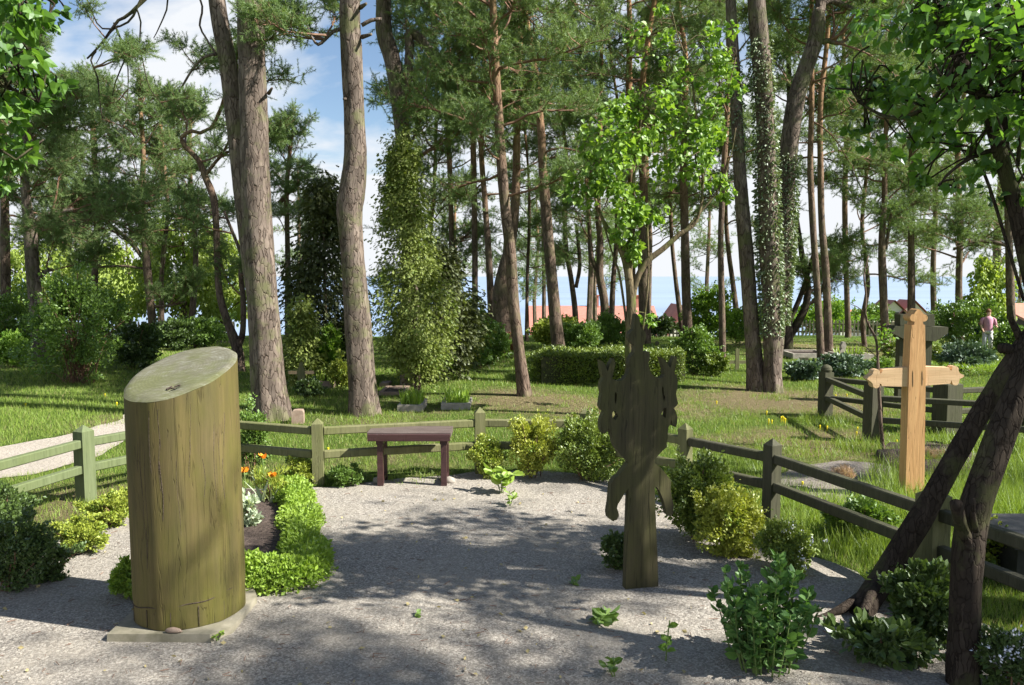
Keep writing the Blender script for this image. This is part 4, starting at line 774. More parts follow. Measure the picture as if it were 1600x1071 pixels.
# clipped hedge
rr = np.random.default_rng(31); a0, a1 = G(830, 602), G(1000, 598); root = thing('hedge', 'long clipped dark hedge with yellow-green top in front of the bushes', 'hedge', tuple((a0+a1)/2))
n = 21000; t = rr.uniform(-.02, 1.42, n); f = rr.uniform(0, 1, n); hgt = .46; dep = 1.0; face = rr.uniform(0, 1, n)
base = a0[None]+(a1-a0)[None]*t[:, None]; y_ = np.where(face < .45, rr.uniform(-.02, .1, n), rr.uniform(0, dep, n)); z_ = np.where(face < .45, f*hgt, hgt-.03+rr.normal(0, .02, n)+.02*np.sin(t*9))
e = np.minimum(t*2.2, 1.); p = base+np.stack([0*t, y_+ (1-np.clip(e, 0, 1))*.2, z_*np.clip(.75+t*1.5, .75, 1)], 1); p[:, 2] += .0
nr = np.where((face < .45)[:, None], np.array([[0, -1, .3]]), np.array([[0, 0, 1.]]))
mb = MB(); leaves(mb, p+rr.normal(0, .018, (n, 3)), .035*rr.uniform(.7, 1.2, n), 'small', nr, .9, rng=rr); mb.build('foliage', M['boxy'], root)
mb = MB(); cen = a0+(a1-a0)*.70; box(mb, cen+np.array([.06, dep*.5+.06, .2]), (np.linalg.norm(a1-a0)*1.34, dep-.1, .4), rz=math.atan2(a1[1]-a0[1], a1[0]-a0[0])); mb.build('dark_core', plain('hedge_dark_core', (.02, .025, .012), (.05, .05, .02), 40), root)  # solid dark box added inside so the hedge reads as opaque
# thujas
def conifer(label, u, v, Y, wp, hp, n, mat, ls=.09, lean=0., stemw=9, low=.0, group='dark conifers between the pines', prof=None, seed=0, barepx=0):
    rr = np.random.default_rng(int(u)+seed); g = GX((u-800)/F*Y, Y); H = hp*Y/F; R = wp/2*Y/F; b = barepx*Y/F; root = thing('conifer', label, 'tree', tuple(g), group)
    nc = 150; zc = rr.uniform(0, 1, nc); rc = R*(np.clip(1-zc, 0, 1)**.75*.9+.1)*np.clip(.55+zc*3, 0, 1) if prof is None else R*np.interp(zc, *zip(*prof)); ac = rr.uniform(0, 6.28, nc); q = rr.uniform(.45, 1.1, nc)
    C = np.stack([np.cos(ac)*rc*q+lean*zc*H, np.sin(ac)*rc*q, b+zc*(H-b)], 1); k = rr.integers(0, nc, n)
    e = rr.normal(0, 1, (n, 3))*np.array([.1, .1, .14])*(R/.6)**.5; p = g+C[k]+e; p[:, 2] = np.maximum(p[:, 2], g[2]+.1)
    d = unit(np.stack([np.cos(ac[k]), np.sin(ac[k]), -.8+0*k], 1)+rr.normal(0, .3, (n, 3)))
    mb = MB(); leaves(mb, p, ls*rr.uniform(.6, 1.3, n), 'spray', d, .5, rng=rr); mb.build('crown', M[mat], root)
    mb = MB(); tube(mb, resample(np.array([g-[0, 0, .1], g+[lean*.3*H, 0, H*.4], g+[lean*H*.95, 0, H*.95]]), .2), np.linspace(stemw/2*Y/F, .01, len(resample(np.array([g-[0, 0, .1], g+[lean*.3*H, 0, H*.4], g+[lean*H*.95, 0, H*.95]]), .2))), 10, rough=.08)
    mb.build('trunk', M['bark_mid'], root, smooth=True)
    return root
conifer('tall sunlit thuja with drooping yellow-green boughs right of the second thick pine', 652, 626, 11., 118, 390, 26000, 'thuja', .052, -.06, 12, prof=[(0, .4), (.08, .85), (.25, .9), (.45, .6), (.7, .42), (.88, .2), (1, .03)], barepx=48)
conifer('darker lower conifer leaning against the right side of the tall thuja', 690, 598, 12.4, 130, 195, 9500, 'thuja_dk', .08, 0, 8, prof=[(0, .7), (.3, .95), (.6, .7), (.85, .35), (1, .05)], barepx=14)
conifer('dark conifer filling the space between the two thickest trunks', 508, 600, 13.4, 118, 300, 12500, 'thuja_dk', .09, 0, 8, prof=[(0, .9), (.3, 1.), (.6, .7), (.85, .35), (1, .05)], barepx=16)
conifer('small yellow-tipped conifer before the dark one between the thick trunks', 470, 608, 12.2, 56, 130, 3600, 'thuja', .07, 0, 5, barepx=10)
def leafy_tree(label, stems, crowns, n, ls, mat, Y, bark='bark_lilac', kind='heart', name='leafy_tree', group=None, seed=0, base=None, nclump=50, csize=.2, shell=.25, cat='tree', twigs=60):
    """stems: list of px rows (u,v,w[,Y]); crowns: (u,v,Y,rx,ry,rz,weight) in metres"""
    rr = np.random.default_rng(400+seed); g = base if base is not None else G(stems[0][0][0], stems[0][0][1]); root = thing(name, label, cat, tuple(g), group); ends = []
    for i, s in enumerate(stems):
        q = np.array([[*P(a[0], a[1], a[3] if len(a) > 3 else Y), a[2]/2*(a[3] if len(a) > 3 else Y)/F] for a in s]); q = resample(q, .025 if Y < 6 else .06)
        mb = MB(); tube(mb, q[:, :3], q[:, 3], 28 if s[0][2] > 25 else 10, rough=.12 if s[0][2] > 25 else .06, seed=i+seed); mb.build('trunk' if i == 0 or s[0][2] > 25 else 'branch', M[bark], root, smooth=True); ends.append(q)
    allq = np.vstack([e[len(e)//3:] for e in ends]); tw = sum(c[6] for c in crowns); mb = MB(); mt = MB()
    for c in crowns:
        cc = P(c[0], c[1], c[2]); m = int(n*c[6]/tw); p, nr = crownpts(cc, c[3:6], m, max(6, int(nclump*c[6]/tw)), rr, shell, csize)
        leaves(mb, p, ls*rr.uniform(.55, 1.2, m), kind, nr*.5+np.array([0, 0, -.45]), .9, rng=rr)
        for j in range(int(twigs*c[6]/tw)):
            e = p[rr.integers(0, m)]; k = np.argmin(((allq[:, :3]-e)**2).sum(1)*rr.uniform(.6, 1.4, len(allq))); s0 = allq[k][:3]
            tube(mt, resample(np.array([s0, (s0+e)/2+rr.normal(0, .04, 3)+[0, 0, .05], e]), .1), [.005]+[.0035]*(len(resample(np.array([s0, (s0+e)/2, e]), .1))-1) if False else .0045, 4)
    mb.build('crown', M[mat], root)
    if mt.n: mt.build('twigs', M[bark], root, smooth=True)
    return root
leafy_tree('multi-stemmed lilac tree with fresh bright leaves behind the carved marker',
  [[(984, 605, 16), (984, 540, 15), (986, 470, 15), (978, 410, 12), (962, 375, 9), (945, 350, 6), (930, 310, 4), (920, 250, 3)], [(986, 480, 11), (994, 440, 10), (1010, 410, 10), (1035, 390, 9), (1060, 368, 8), (1088, 345, 6), (1098, 290, 4), (1090, 200, 4), (1078, 110, 3), (1060, 60, 2), (1050, 20, 2)],
   [(984, 560, 4), (978, 500, 4), (968, 430, 4), (958, 400, 3), (940, 340, 3)], [(1004, 520, 3), (1012, 450, 3), (1013, 400, 3), (1010, 330, 3)], [(985, 470, 9), (984, 410, 8), (985, 350, 7), (990, 280, 5), (1000, 200, 4), (1010, 140, 3)], [(1098, 300, 3), (1088, 230, 3), (1130, 160, 2), (1150, 90, 2)], [(1068, 362, 4), (1120, 300, 3), (1140, 250, 2), (1150, 200, 2)]],
  [(965, 240, 9.2, .62, .6, .62, 3.2), (1020, 190, 9.3, .6, .5, .6, 2.6), (915, 280, 9, .36, .3, .38, 1.4), (1060, 250, 9.3, .5, .4, .45, 1.6), (1120, 80, 9.3, .4, .3, .5, 1), (1020, 60, 9.3, .5, .3, .4, .7), (990, 320, 9.1, .42, .35, .42, 2.3), (1000, 385, 9.2, .3, .25, .3, 1), (1110, 190, 9.3, .4, .3, .5, 1.6), (1140, 120, 9.3, .25, .2, .45, .5), (1060, 110, 9.3, .25, .25, .35, .4), (1130, 290, 9.3, .3, .2, .3, .5), (960, 180, 9.2, .4, .3, .4, 1.2), (1010, 500, 9.8, .2, .15, .12, .2)], 4500, .062, 'lilac', 9.3, seed=1, base=G(984, 605), nclump=150, csize=.3, shell=.1, twigs=220)
# birch trees beyond
def birch(label, u, v, Y, wp, hp, n, seed, barepx=40, mat='birch'):
    rr = np.random.default_rng(seed); g = GX((u-800)/F*Y, Y); zt = P(u, v-hp, Y)[2]; root = thing('birch_tree', label, 'tree', tuple(g), 'birches beyond the cemetery'); R = wp/2*Y/F; zb = P(u, v-barepx, Y)[2]
    c = np.array([g[0], g[1], (zt+zb)/2]); p, nr = crownpts(c, (R, R*.7, (zt-zb)/2), n, 130, rr, .3, .2); mb = MB(); leaves(mb, p, .11*rr.uniform(.6, 1.2, n)*Y/22, 'oval', nr*.3+np.array([0, 0, -1.]), .7, rng=rr); mb.build('crown', M[mat], root)
    mb = MB(); tube(mb, resample(np.array([g-[0, 0, .2], [g[0]+.1, g[1], (g[2]+zt)/2], [g[0], g[1], zt]]), .4), np.linspace(.12, .02, len(resample(np.array([g-[0, 0, .2], [g[0]+.1, g[1], (g[2]+zt)/2], [g[0], g[1], zt]]), .4))), 8)
    for i in range(24):
        e = p[rr.integers(0, n)]; b = np.array([g[0], g[1], min(zt-.3, max(zb, e[2]-.8))]); tube(mb, resample(np.array([b, (b+e)/2+[0, 0, .15], e]), .3), .02, 4)
    mb.build('trunk', M['bark_mid'], root, smooth=True)
birch('light yellow-green leafy tree behind the orange-limbed pine', 285, 560, 25, 190, 250, 9500, 5)
birch('second light green tree behind the twisting forked pine', 345, 560, 27, 130, 210, 6500, 6)
birch('pale leafy tree left of the thickest trunk beyond the fence', 200, 560, 28, 150, 200, 6000, 7)
birch('weeping fresh green birch before the orange-roofed house', 1548, 550, 27, 90, 150, 5500, 8, 20)
birch('pale willow-like bush tree beside the lamp', 715, 545, 28, 90, 100, 3600, 9, 8)
birch('light green leafy tree at the left edge beyond the pines', 60, 560, 24, 180, 210, 7000, 10)
# foreground leaning trees on the right
NG = 'old lilac trees in the right foreground'
leafy_tree('dark leaning lilac trunk rising right from a flared root beside the gravel',
  [[(1340, 985, 37.7, 3.75), (1350, 950, 39, 3.8), (1385, 895, 37.7), (1435, 815, 35.1), (1478, 740, 32.6), (1515, 675, 31.4), (1555, 608, 28.9), (1600, 540, 27.6), (1650, 470, 25.2), (1700, 380, 21.4), (1740, 250, 16.3)],
   [(1352, 930, 21.4), (1322, 948, 16.3, 3.78), (1290, 962, 8.8, 3.75), (1262, 968, 4.4, 3.72)], [(1372, 905, 18.8), (1352, 950, 15.1, 3.7), (1338, 990, 10, 3.6), (1330, 1010, 5, 3.55)], [(1600, 545, 13.8), (1590, 520, 11.3), (1580, 500, 8.8), (1578, 478, 6.2)], [(1590, 560, 12.6), (1575, 545, 16.3), (1562, 545, 15.1)]],
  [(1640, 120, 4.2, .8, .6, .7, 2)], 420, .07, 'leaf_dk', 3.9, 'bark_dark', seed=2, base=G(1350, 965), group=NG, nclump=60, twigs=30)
leafy_tree('nearer dark trunk with a sawn-off stub crossing the right fence',
  [[(1505, 1130, 52.8, 3.1), (1505, 1040, 50.2, 3.1), (1508, 950, 46.6), (1512, 870, 46.6), (1522, 800, 47.7), (1545, 730, 45.2), (1575, 650, 41.4), (1608, 570, 36.4), (1650, 480, 31.4), (1690, 350, 25.2)], [(1520, 860, 20.2, 3.08), (1503, 826, 18.8, 3.05), (1495, 792, 19.4, 3.0), (1494, 786, 18.2, 3.0)], [(1525, 830, 10, 3.02), (1520, 800, 7.6, 2.98), (1521, 780, 5.7, 2.97)]],
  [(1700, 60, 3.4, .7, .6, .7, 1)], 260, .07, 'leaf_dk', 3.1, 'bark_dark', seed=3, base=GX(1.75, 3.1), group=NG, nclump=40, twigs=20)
leafy_tree('dark lilac with overhanging leaves filling the upper right corner',
  [[(1680, 900, 30, 3.6), (1665, 700, 28, 3.6), (1640, 560, 26), (1610, 430, 26), (1588, 330, 25), (1570, 265, 22), (1548, 190, 20), (1520, 130, 18), (1488, 70, 16), (1465, 20, 14), (1450, -40, 12)], [(1575, 232, 9), (1540, 238, 7), (1505, 254, 5.5), (1478, 276, 4), (1468, 292, 2)], [(1580, 300, 9, 3.7), (1570, 200, 9, 3.7), (1565, 100, 8, 3.7), (1558, 0, 8, 3.7), (1556, -60, 7, 3.7)], [(1500, 90, 8, 3.5), (1455, 160, 7, 3.6), (1400, 185, 6, 3.7), (1350, 165, 4, 3.8), (1330, 140, 3, 3.8)], [(1590, 260, 6), (1600, 120, 6), (1590, -20, 6)], [(1600, 470, 5), (1545, 290, 5), (1522, 250, 4)], [(1600, 140, 8, 3.5), (1540, 150, 6, 3.5), (1470, 130, 4, 3.4)]],
  [(1490, 60, 3.4, .38, .4, .3, 3), (1440, 10, 3.6, .3, .3, .22, 1.6), (1560, 60, 3.6, .36, .4, .34, 3.2), (1600, 130, 3.7, .25, .35, .24, 1.4), (1500, 170, 3.5, .3, .3, .14, 1.4), (1400, 130, 3.9, .3, .3, .18, 1.5), (1350, 130, 4, .2, .2, .14, .6), (1400, 210, 4, .3, .2, .08, .8), (1560, 300, 3.6, .12, .1, .08, .25), (1440, 270, 3.9, .12, .1, .08, .35), (1520, 285, 3.5, .1, .1, .07, .25), (1560, 230, 3.6, .2, .2, .1, .6), (1430, -80, 3.6, .6, .5, .3, 2), (1590, -70, 3.6, .6, .5, .4, 2)],
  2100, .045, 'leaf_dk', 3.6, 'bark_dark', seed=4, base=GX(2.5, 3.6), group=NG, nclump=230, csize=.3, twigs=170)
leafy_tree('leafy branch hanging in at the upper left edge',
  [[(-260, 900, 50, 3.4), (-240, 500, 44, 3.4), (-200, 250, 38), (-160, 60, 30), (-120, -80, 24)], [(-200, 250, 16), (-120, 170, 12), (-40, 130, 8), (20, 140, 5), (60, 160, 3)], [(-180, 160, 14), (-100, 60, 10), (-20, 0, 8), (60, -30, 5)], [(-120, 180, 9), (-60, 210, 7), (0, 235, 4), (25, 250, 3)]],
  [(60, 130, 3.6, .12, .15, .07, .8), (10, 170, 3.4, .14, .2, .12, 1.4), (10, 240, 3.5, .12, .15, .1, 1), (0, 40, 3.2, .2, .3, .2, 3), (60, 20, 3.6, .16, .25, .12, 1.2), (-120, 80, 3.4, .4, .5, .4, 3), (30, -80, 3.4, .5, .4, .15, 2), (0, 290, 3.5, .05, .1, .03, .2)],
  1200, .05, 'leaf_dk', 3.4, 'bark_dark', seed=5, base=GX(-2.9, 3.4), group=None, nclump=130, csize=.3, twigs=70)
# overhanging pine limb, upper left
w = np.array([[-5.6, 5.5, -.1, .2], [-5.5, 5.5, 2.5, .18], [-5.4, 5.6, 5, .16], [-5.2, 5.6, 8, .1], [-5.2, 5.6, 11, .04]])
T7 = 6.6
pine('pine_tree', 'leaning pine off the left edge whose bare crooked limbs dangle against the sky', None, 7, 11, [(6.4, 11, 16, 1.6, 1.1)], 'bark', 70, world=w,
  limbs=[([(-120, -160, 7.44, 5.7), (100, -120, 6.2, 6.2), (240, -40, 5.58, T7), (205, 20, 4.96, T7), (185, 32, 4.34, T7), (165, 60, 3.72, T7), (150, 78, 3.1, T7), (136, 92, 2.48, T7)], 0, .5, 'bark_dark'), ([(240, -40, 4.34, T7), (215, 10, 3.72, T7), (200, 35, 3.1, T7), (160, 45, 2.48, T7), (140, 10, 1.86, T7), (130, -20, 1.86, T7)], 0, .5, 'bark_dark'),
         ([(178, 36, 3.1, T7), (188, 60, 3.1, T7), (198, 82, 2.48, T7), (190, 105, 2.17, T7), (180, 130, 1.86, T7), (176, 150, 1.55, T7)], 1, .3, 'bark_dark'), ([(150, 80, 3.1, T7), (142, 95, 2.48, T7), (152, 120, 2.48, T7), (156, 160, 1.86, T7), (160, 185, 1.86, T7)], 2, .36, 'bark_dark'), ([(212, 10, 2.48, T7), (220, 35, 2.48, T7), (218, 65, 1.86, T7), (224, 100, 1.86, T7), (235, 140, 1.24, T7), (260, 170, 1.24, T7)], 1, .36, 'bark_dark'),
         ([(185, 40, 1.86, T7), (165, 60, 1.86, T7), (158, 85, 1.24, T7), (150, 100, 1.24, T7)], 1, .3, 'bark_dark'), ([(240, -60, 3.1, T7), (262, 0, 2.48, T7), (250, 40, 1.86, T7), (240, 60, 1.24, T7)], 1, .3, 'bark_dark'), ([(198, 82, 1.86, T7), (200, 110, 1.86, T7), (200, 140, 1.24, T7), (196, 175, 1.24, T7)], 1, .36, 'bark_dark'), ([(60, -110, 3.72, 6.1), (80, 0, 3.1, 6.2), (60, 60, 2.48, 6.2), (20, 100, 1.86, 6.2)], 2, .36, 'bark_dark'), ([(40, -110, 3.72, 6.1), (120, -40, 2.48, 6.3), (200, -20, 2.48, 6.4), (300, -10, 1.86, 6.6)], 1, .3, 'bark_dark')])
# ------------------------------------------------------------------ litter on the gravel
mb = MB(); rr = np.random.default_rng(77); k = 0
while k < 1500:
    y_ = 2.2*(7/2.2)**rr.uniform(); x_ = rr.uniform(-1, 1)*(y_*.66+.3)
    if not inpoly(np.array([x_]), np.array([y_]), YARD)[0]: continue
    a = rr.uniform(0, 6.28); l = rr.uniform(.012, .05); k += 1; z = float(gz(x_, y_))+.012; m_ = 0 if rr.uniform() < .75 else 1
    if m_ == 0: tube(mb, np.array([[x_, y_, z], [x_+math.cos(a)*l, y_+math.sin(a)*l, z+rr.uniform(-.002, .004)]]), rr.uniform(.0007, .0018), 4, 0)
    else: leaves(mb, np.array([[x_, y_, z]]), l*.7, 'small', np.array([[math.cos(a), math.sin(a), .1]]), .1, 1, rr)
tag(mb.build('needle_litter', [M['twig'], M['straw']]), 'scattered pine needles, bits of twig and dry scales lying on the gravel', 'litter', kind='stuff')
mb = MB()
for k in range(900):
    y_ = 2.2*(6.5/2.2)**rr.uniform(); x_ = rr.uniform(-1, 1)*(y_*.66+.3); r = rr.uniform(.003, .009)
    if not inpoly(np.array([x_]), np.array([y_]), YARD)[0]: continue
    z = float(gz(x_, y_))+.006; a = np.arange(6)*PI/3+rr.uniform(0, 1); V = [(x_+math.cos(t)*r*rr.uniform(.7, 1.2), y_+math.sin(t)*r*rr.uniform(.7, 1.2), z+r*.2) for t in a]+[(x_, y_, z+r*.8), (x_, y_, z-r*.5)]
    mb.add(V, [[j, (j+1) % 6, 6] for j in range(6)]+[[(j+1) % 6, j, 7] for j in range(6)])
tag(mb.build('pebbles', M['stone'], smooth=True), 'loose small pebbles strewn over the gravel', 'pebbles', kind='stuff')
# ------------------------------------------------------------------ log monument
def log():
    cx, cy, R = -1.562, 3.75, .254; root = thing('log_post', 'massive mossy upright log with a slanting sawn top on a flat stone slab', 'wooden post', (cx, cy, 0))
    n = 96; a = np.linspace(0, 2*PI, n, endpoint=False); rr = np.random.default_rng(4); zc = 1.205
    r = R*(1+.013*np.sin(3*a+1)+.008*np.sin(7*a)+.004*np.sin(11*a+2)+.003*np.sin(17*a))
    def top(x, y): return zc+.17*x+.375*y
    rows = 40; V = []; zb = .045
    for i in range(rows+1):
        f = i/rows
        for j in range(n):
            x0, y0 = math.cos(a[j])*r[j], math.sin(a[j])*r[j]; ztop = top(x0, y0)-.012; z = zb+(ztop-zb)*f; k = 1-.01*f
            if z < .15: k -= .012
            V.append((cx-.006*z+x0*k+.0, cy+y0*k, z))
    Fs = [(i*n+j, i*n+(j+1) % n, (i+1)*n+(j+1) % n, (i+1)*n+j) for i in range(rows) for j in range(n)]
    mb = MB(); mb.add(V, Fs); mb.build('log_body', M['log'], root, smooth=True)
    mb = MB(); V = []; nr = 14
    for i in range(nr+1):
        f = 1-(i/nr); 
        for j in range(n):
            rim = 1. if i > 0 else 1.; x0, y0 = math.cos(a[j])*r[j]*f*.99, math.sin(a[j])*r[j]*f*.99; z = top(x0, y0)-(.012 if i == 0 else 0)+.003*mnoise.noise(Vector((x0*9, y0*9, 0)))
            d = math.hypot(x0-.03, y0+.165); z -= .02*math.exp(-(d/.022)**2)
            V.append((cx-.006*z+x0, cy+y0, z))
    Fs = [(i*n+j, i*n+(j+1) % n, (i+1)*n+(j+1) % n, (i+1)*n+j) for i in range(nr) for j in range(n)]
    mb.add(V, Fs); mb.build('sawn_top', M['logtop'], root, smooth=True)
    # knot hole and cracks as thin dark grooves
    mb = MB()
    for (dx, dy, ax, l) in ((.015, -.17, .9, .03), (.05, -.165, .3, .025), (.03, -.182, 0, .03)):
        z = top(dx, dy)+.002; c = np.array([cx-.007+dx, cy+dy, z]); t = np.array([math.cos(ax), math.sin(ax)*.9, .185*math.cos(ax)+.375*math.sin(ax)*.9])*l/2
        tube(mb, resample(np.array([c-t, c+[0, .004, .001], c+t]), .006), .0035, 6)
    mb.build('knot', M['soil'], root, smooth=True)
    mb = MB()
    for j in range(22): # vertical checks in the lower ring of blocks and the flank
        th = -PI/2+rr.uniform(-1.25, 1.25); z0 = rr.uniform(.2, .9); l = rr.uniform(.12, .45); pts = []
        for t in np.linspace(0, 1, 14):
            z = z0+l*t; q = th+.02*math.sin(t*5+j); z = min(z, top(math.cos(q)*R, math.sin(q)*R)-.05); k = 1-.01*z/1.2; rj = float(np.interp(q % (2*PI), np.r_[a, 2*PI], np.r_[r, r[0]]))*k; pts.append((cx-.006*z+math.cos(q)*(rj-.0008), cy+math.sin(q)*(rj-.0008), z))
        pts = np.array(pts); pts = pts[np.r_[True, np.diff(pts[:, 2]) > 1e-4]]
        if len(pts) > 3: tube(mb, pts, np.r_[.0005, np.full(len(pts)-2, rr.uniform(.0009, .002)), .0005], 5)
    for j in range(9):
        th = -PI/2+(-.9+j*.24); pts = np.array([(cx-.003+math.cos(th)*(R*.992), cy+math.sin(th)*(R*.992), z) for z in (.05, .09, .135+.02*(j-3)/6)]); 
        if j % 2 == 0: tube(mb, pts, .0016, 5)
    pts = np.array([(cx-.004+math.cos(t)*(R*.996), cy+math.sin(t)*(R*.996), .15+.035*(t+PI/2)/1.5+.004*math.sin(t*9)) for t in np.linspace(-PI*.85, -PI*.1, 50)]); tube(mb, pts, .0022, 5)
    mb.build('cracks', M['soil'], root, smooth=True)
log()
mb = MB(); poly = [(-1.83, 3.47), (-1.36, 3.46), (-1.29, 3.56), (-1.29, 3.9), (-1.36, 4.05), (-1.75, 4.08), (-1.84, 3.9)]
n = len(poly); mb.add([(x, y, .0) for x, y in poly]+[(x*.998-.002, y+.004, .04+.004*math.sin(i*2)) for i, (x, y) in enumerate(poly)], [[i, (i+1) % n, n+(i+1) % n, n+i] for i in range(n)])
mb.add([(x*.998-.002, y+.004, .04+.004*math.sin(i*2)) for i, (x, y) in enumerate(poly)], [list(range(n))]); tag(mb.build('stone_slab', M['slabstone'], origin=(-1.5, 3.8, 0)), 'flat lichen-stained slab under the sloping log', 'stone slab')
root = thing('pebble', 'small purplish stone lying on the slab before the log', 'stone', (-1.53, 3.49, .04)); mb = MB()
V, Fs = tube_vf(np.array([[-1.57, 3.5, .052], [-1.555, 3.495, .055], [-1.53, 3.49, .057], [-1.505, 3.49, .054], [-1.49, 3.49, .05]]), [.003, .012, .015, .01, .002], 12)
for q in Fs: pass
tube(mb, np.array([[-1.57, 3.485, .052], [-1.555, 3.48, .055], [-1.53, 3.478, .057], [-1.505, 3.478, .054], [-1.49, 3.478, .05]]), [.003, .011, .014, .01, .002], 12, rough=.1); mb.build('stone_body', M['brickstone'], root, smooth=True)
# ------------------------------------------------------------------ carved marker
def px2(pts, ox, oy, s, Y):
    out = []
    for a, b in pts:
        q = P(ox+a/s, oy+b/s, Y); out.append((float(q[0]), float(q[2])))
    return out
MY = G(1000, 921)[1]
Z1 = [(362, 50), (376, 72), (386, 95), (390, 150), (404, 168), (424, 180), (438, 205), (437, 235), (428, 262), (416, 285), (412, 340), (465, 342), (468, 400), (456, 422), (464, 468), (480, 508), (508, 534), (545, 545), (572, 540), (588, 520), (582, 470), (568, 425), (556, 386), (575, 392), (600, 418), (634, 470), (652, 415), (672, 380), (686, 384), (686, 425), (676, 460), (668, 505), (684, 530), (694, 565), (692, 620), (680, 668), (688, 705), (697, 744), (680, 765), (662, 776), (682, 812), (692, 850), (688, 895), (680, 925), (662, 918), (648, 895), (641, 860), (636, 900), (618, 925), (614, 965), (613, 1010), (604, 1040)]
Z2 = [(556, 2), (520, 30), (490, 60), (462, 92), (470, 115), (510, 145), (556, 200), (588, 245), (584, 300), (592, 360), (606, 410), (604, 470), (582, 492), (556, 482), (546, 430), (530, 372), (505, 315), (484, 284), (466, 276), (470, 400), (478, 600), (488, 800), (498, 978), (248, 994), (256, 800), (264, 600), (270, 400), (275, 282), (256, 296), (226, 340), (196, 385), (188, 410), (200, 440), (203, 465), (188, 492), (158, 500), (128, 478), (122, 440), (134, 370), (140, 300), (146, 240), (170, 205), (200, 188), (240, 140), (272, 102), (250, 75), (215, 40), (186, 6)]
Z3 = [(178, 1030), (168, 985), (152, 940), (138, 905), (128, 930), (110, 952), (96, 950), (80, 925), (74, 880), (82, 835), (104, 790), (82, 772), (70, 745), (76, 700), (86, 650), (78, 600), (80, 570), (98, 530), (86, 490), (76, 440), (74, 398), (92, 405), (112, 432), (132, 486), (150, 428), (172, 392), (184, 392), (192, 430), (184, 470), (170, 520), (166, 540), (190, 552), (225, 560), (262, 545), (290, 510), (306, 465), (300, 430), (312, 380), (342, 345), (348, 295), (320, 268), (300, 235), (302, 205), (318, 184), (338, 170), (346, 100), (352, 65)]
H = [[(570, 600), (580, 625), (584, 670), (594, 690), (582, 728), (572, 690), (566, 640)], [(578, 776), (604, 774), (600, 820), (596, 852), (576, 836), (562, 820)],
     [(192, 640), (206, 655), (204, 700), (196, 735), (186, 700), (186, 660)], [(186, 778), (200, 790), (216, 825), (192, 853), (170, 830), (168, 795)]]
s1, s2 = 779/160, 714/160
root = thing('carved_marker', 'dark carved wooden grave board with bird-like wings and a pointed crown', 'grave marker', (float(P(1000, 921, MY)[0]), MY, 0))
mb = MB(); out = px2(Z1, 920, 480, s1, MY)+px2(Z2, 920, 700, s2, MY)+px2(Z3, 920, 480, s1, MY); out = [(x, min(z, 9) if z > .02 else -.08) for x, z in out]
plate(mb, out, [px2(h, 920, 480, s1, MY)[::1] for h in H], MY, .05, yaw=.2, cx=root.location[0]); mb.build('board', M['marker'], root)
# ------------------------------------------------------------------ oak cross
def cross():
    Y = G(1430, 784)[1]; b = P(1430, 784, Y); root = thing('oak_cross', 'new pale oak cross with clover-shaped ends, standing in grass right', 'cross', (b[0], Y, 0)); 
    def lobe(c, d, r, k=9): # circular arc bulging toward d
        a0 = math.atan2(d[1], d[0]); return [(c[0]+r*math.cos(a0+t), c[1]+r*math.sin(a0+t)) for t in np.linspace(-2.0, 2.0, k)]
    z = lambda v: float(P(1430, v, Y)[2]); x = lambda u, v=560: float(P(u, v, Y)[0])
    # vertical post outline, px space then converted
    def conv(L): return [(float(P(u, v, Y)[0]), float(P(u, v, Y)[2])) for u, v in L]
    L = [(1414, 800), (1444, 800), (1446.5, 580), (1445.5, 508), (1443, 508), (1442, 503)]+[(1444+5.6*math.cos(t), 497+5.8*math.sin(t)) for t in np.linspace(1.2, -1.7, 8)]+[(1441, 488), (1438, 484.5), (1435.5, 483), (1433, 484.5), (1430, 488)]+[(1427.5+5.6*math.cos(t), 497+5.8*math.sin(t)) for t in np.linspace(-1.4, -4.3, 8)]+[(1429.5, 503), (1428.5, 508), (1424.5, 508), (1420.5, 580)]
    mb = MB(); plate(mb, conv(L), [], Y, .105); mb.build('upright', M['oak'], root)
    def arm(side):
        if side < 0: L = [(1421, 574.5), (1421, 605), (1379, 604), (1378.5, 601), (1375, 600)]+[(1370.5+5.5*math.cos(t), 602+5.5*math.sin(t)) for t in np.linspace(-.3, 3.4, 8)]+[(1362, 597), (1358, 594.5), (1356, 592.5), (1358, 590.5), (1362, 588)]+[(1371+5.5*math.cos(t), 583+5.5*math.sin(t)) for t in np.linspace(2.9, 6.4, 8)]+[(1377, 585), (1379, 583), (1381, 578)]
        else: L = [(1446, 603.5), (1446, 573.5), (1485, 575), (1487, 580), (1489, 579)]+[(1494+5.5*math.cos(t), 578+5.5*math.sin(t)) for t in np.linspace(-2.8, .3, 8)]+[(1501, 583.5), (1506, 586), (1508.5, 588), (1506, 590.5), (1501, 593)]+[(1494.5+5.5*math.cos(t), 597.5+5.5*math.sin(t)) for t in np.linspace(0, 2.9, 8)]+[(1488, 594), (1486.5, 600)]
        mb = MB(); plate(mb, conv(L), [], Y+.012, .075); mb.build('arm', M['oak2'], root)
    arm(-1); arm(1)
    mb = MB()
    for u, v0, v1 in ((1426.5, 579, 605), (1441, 579, 603)):
        q = np.array([P(u, v, Y)+[0, -.0005, 0] for v in np.linspace(v0, v1, 8)]); tube(mb, q, [.0004]+[.0018]*6+[.0004], 6)
    mb.build('mortise_lines', M['darkwall'], root)
cross()
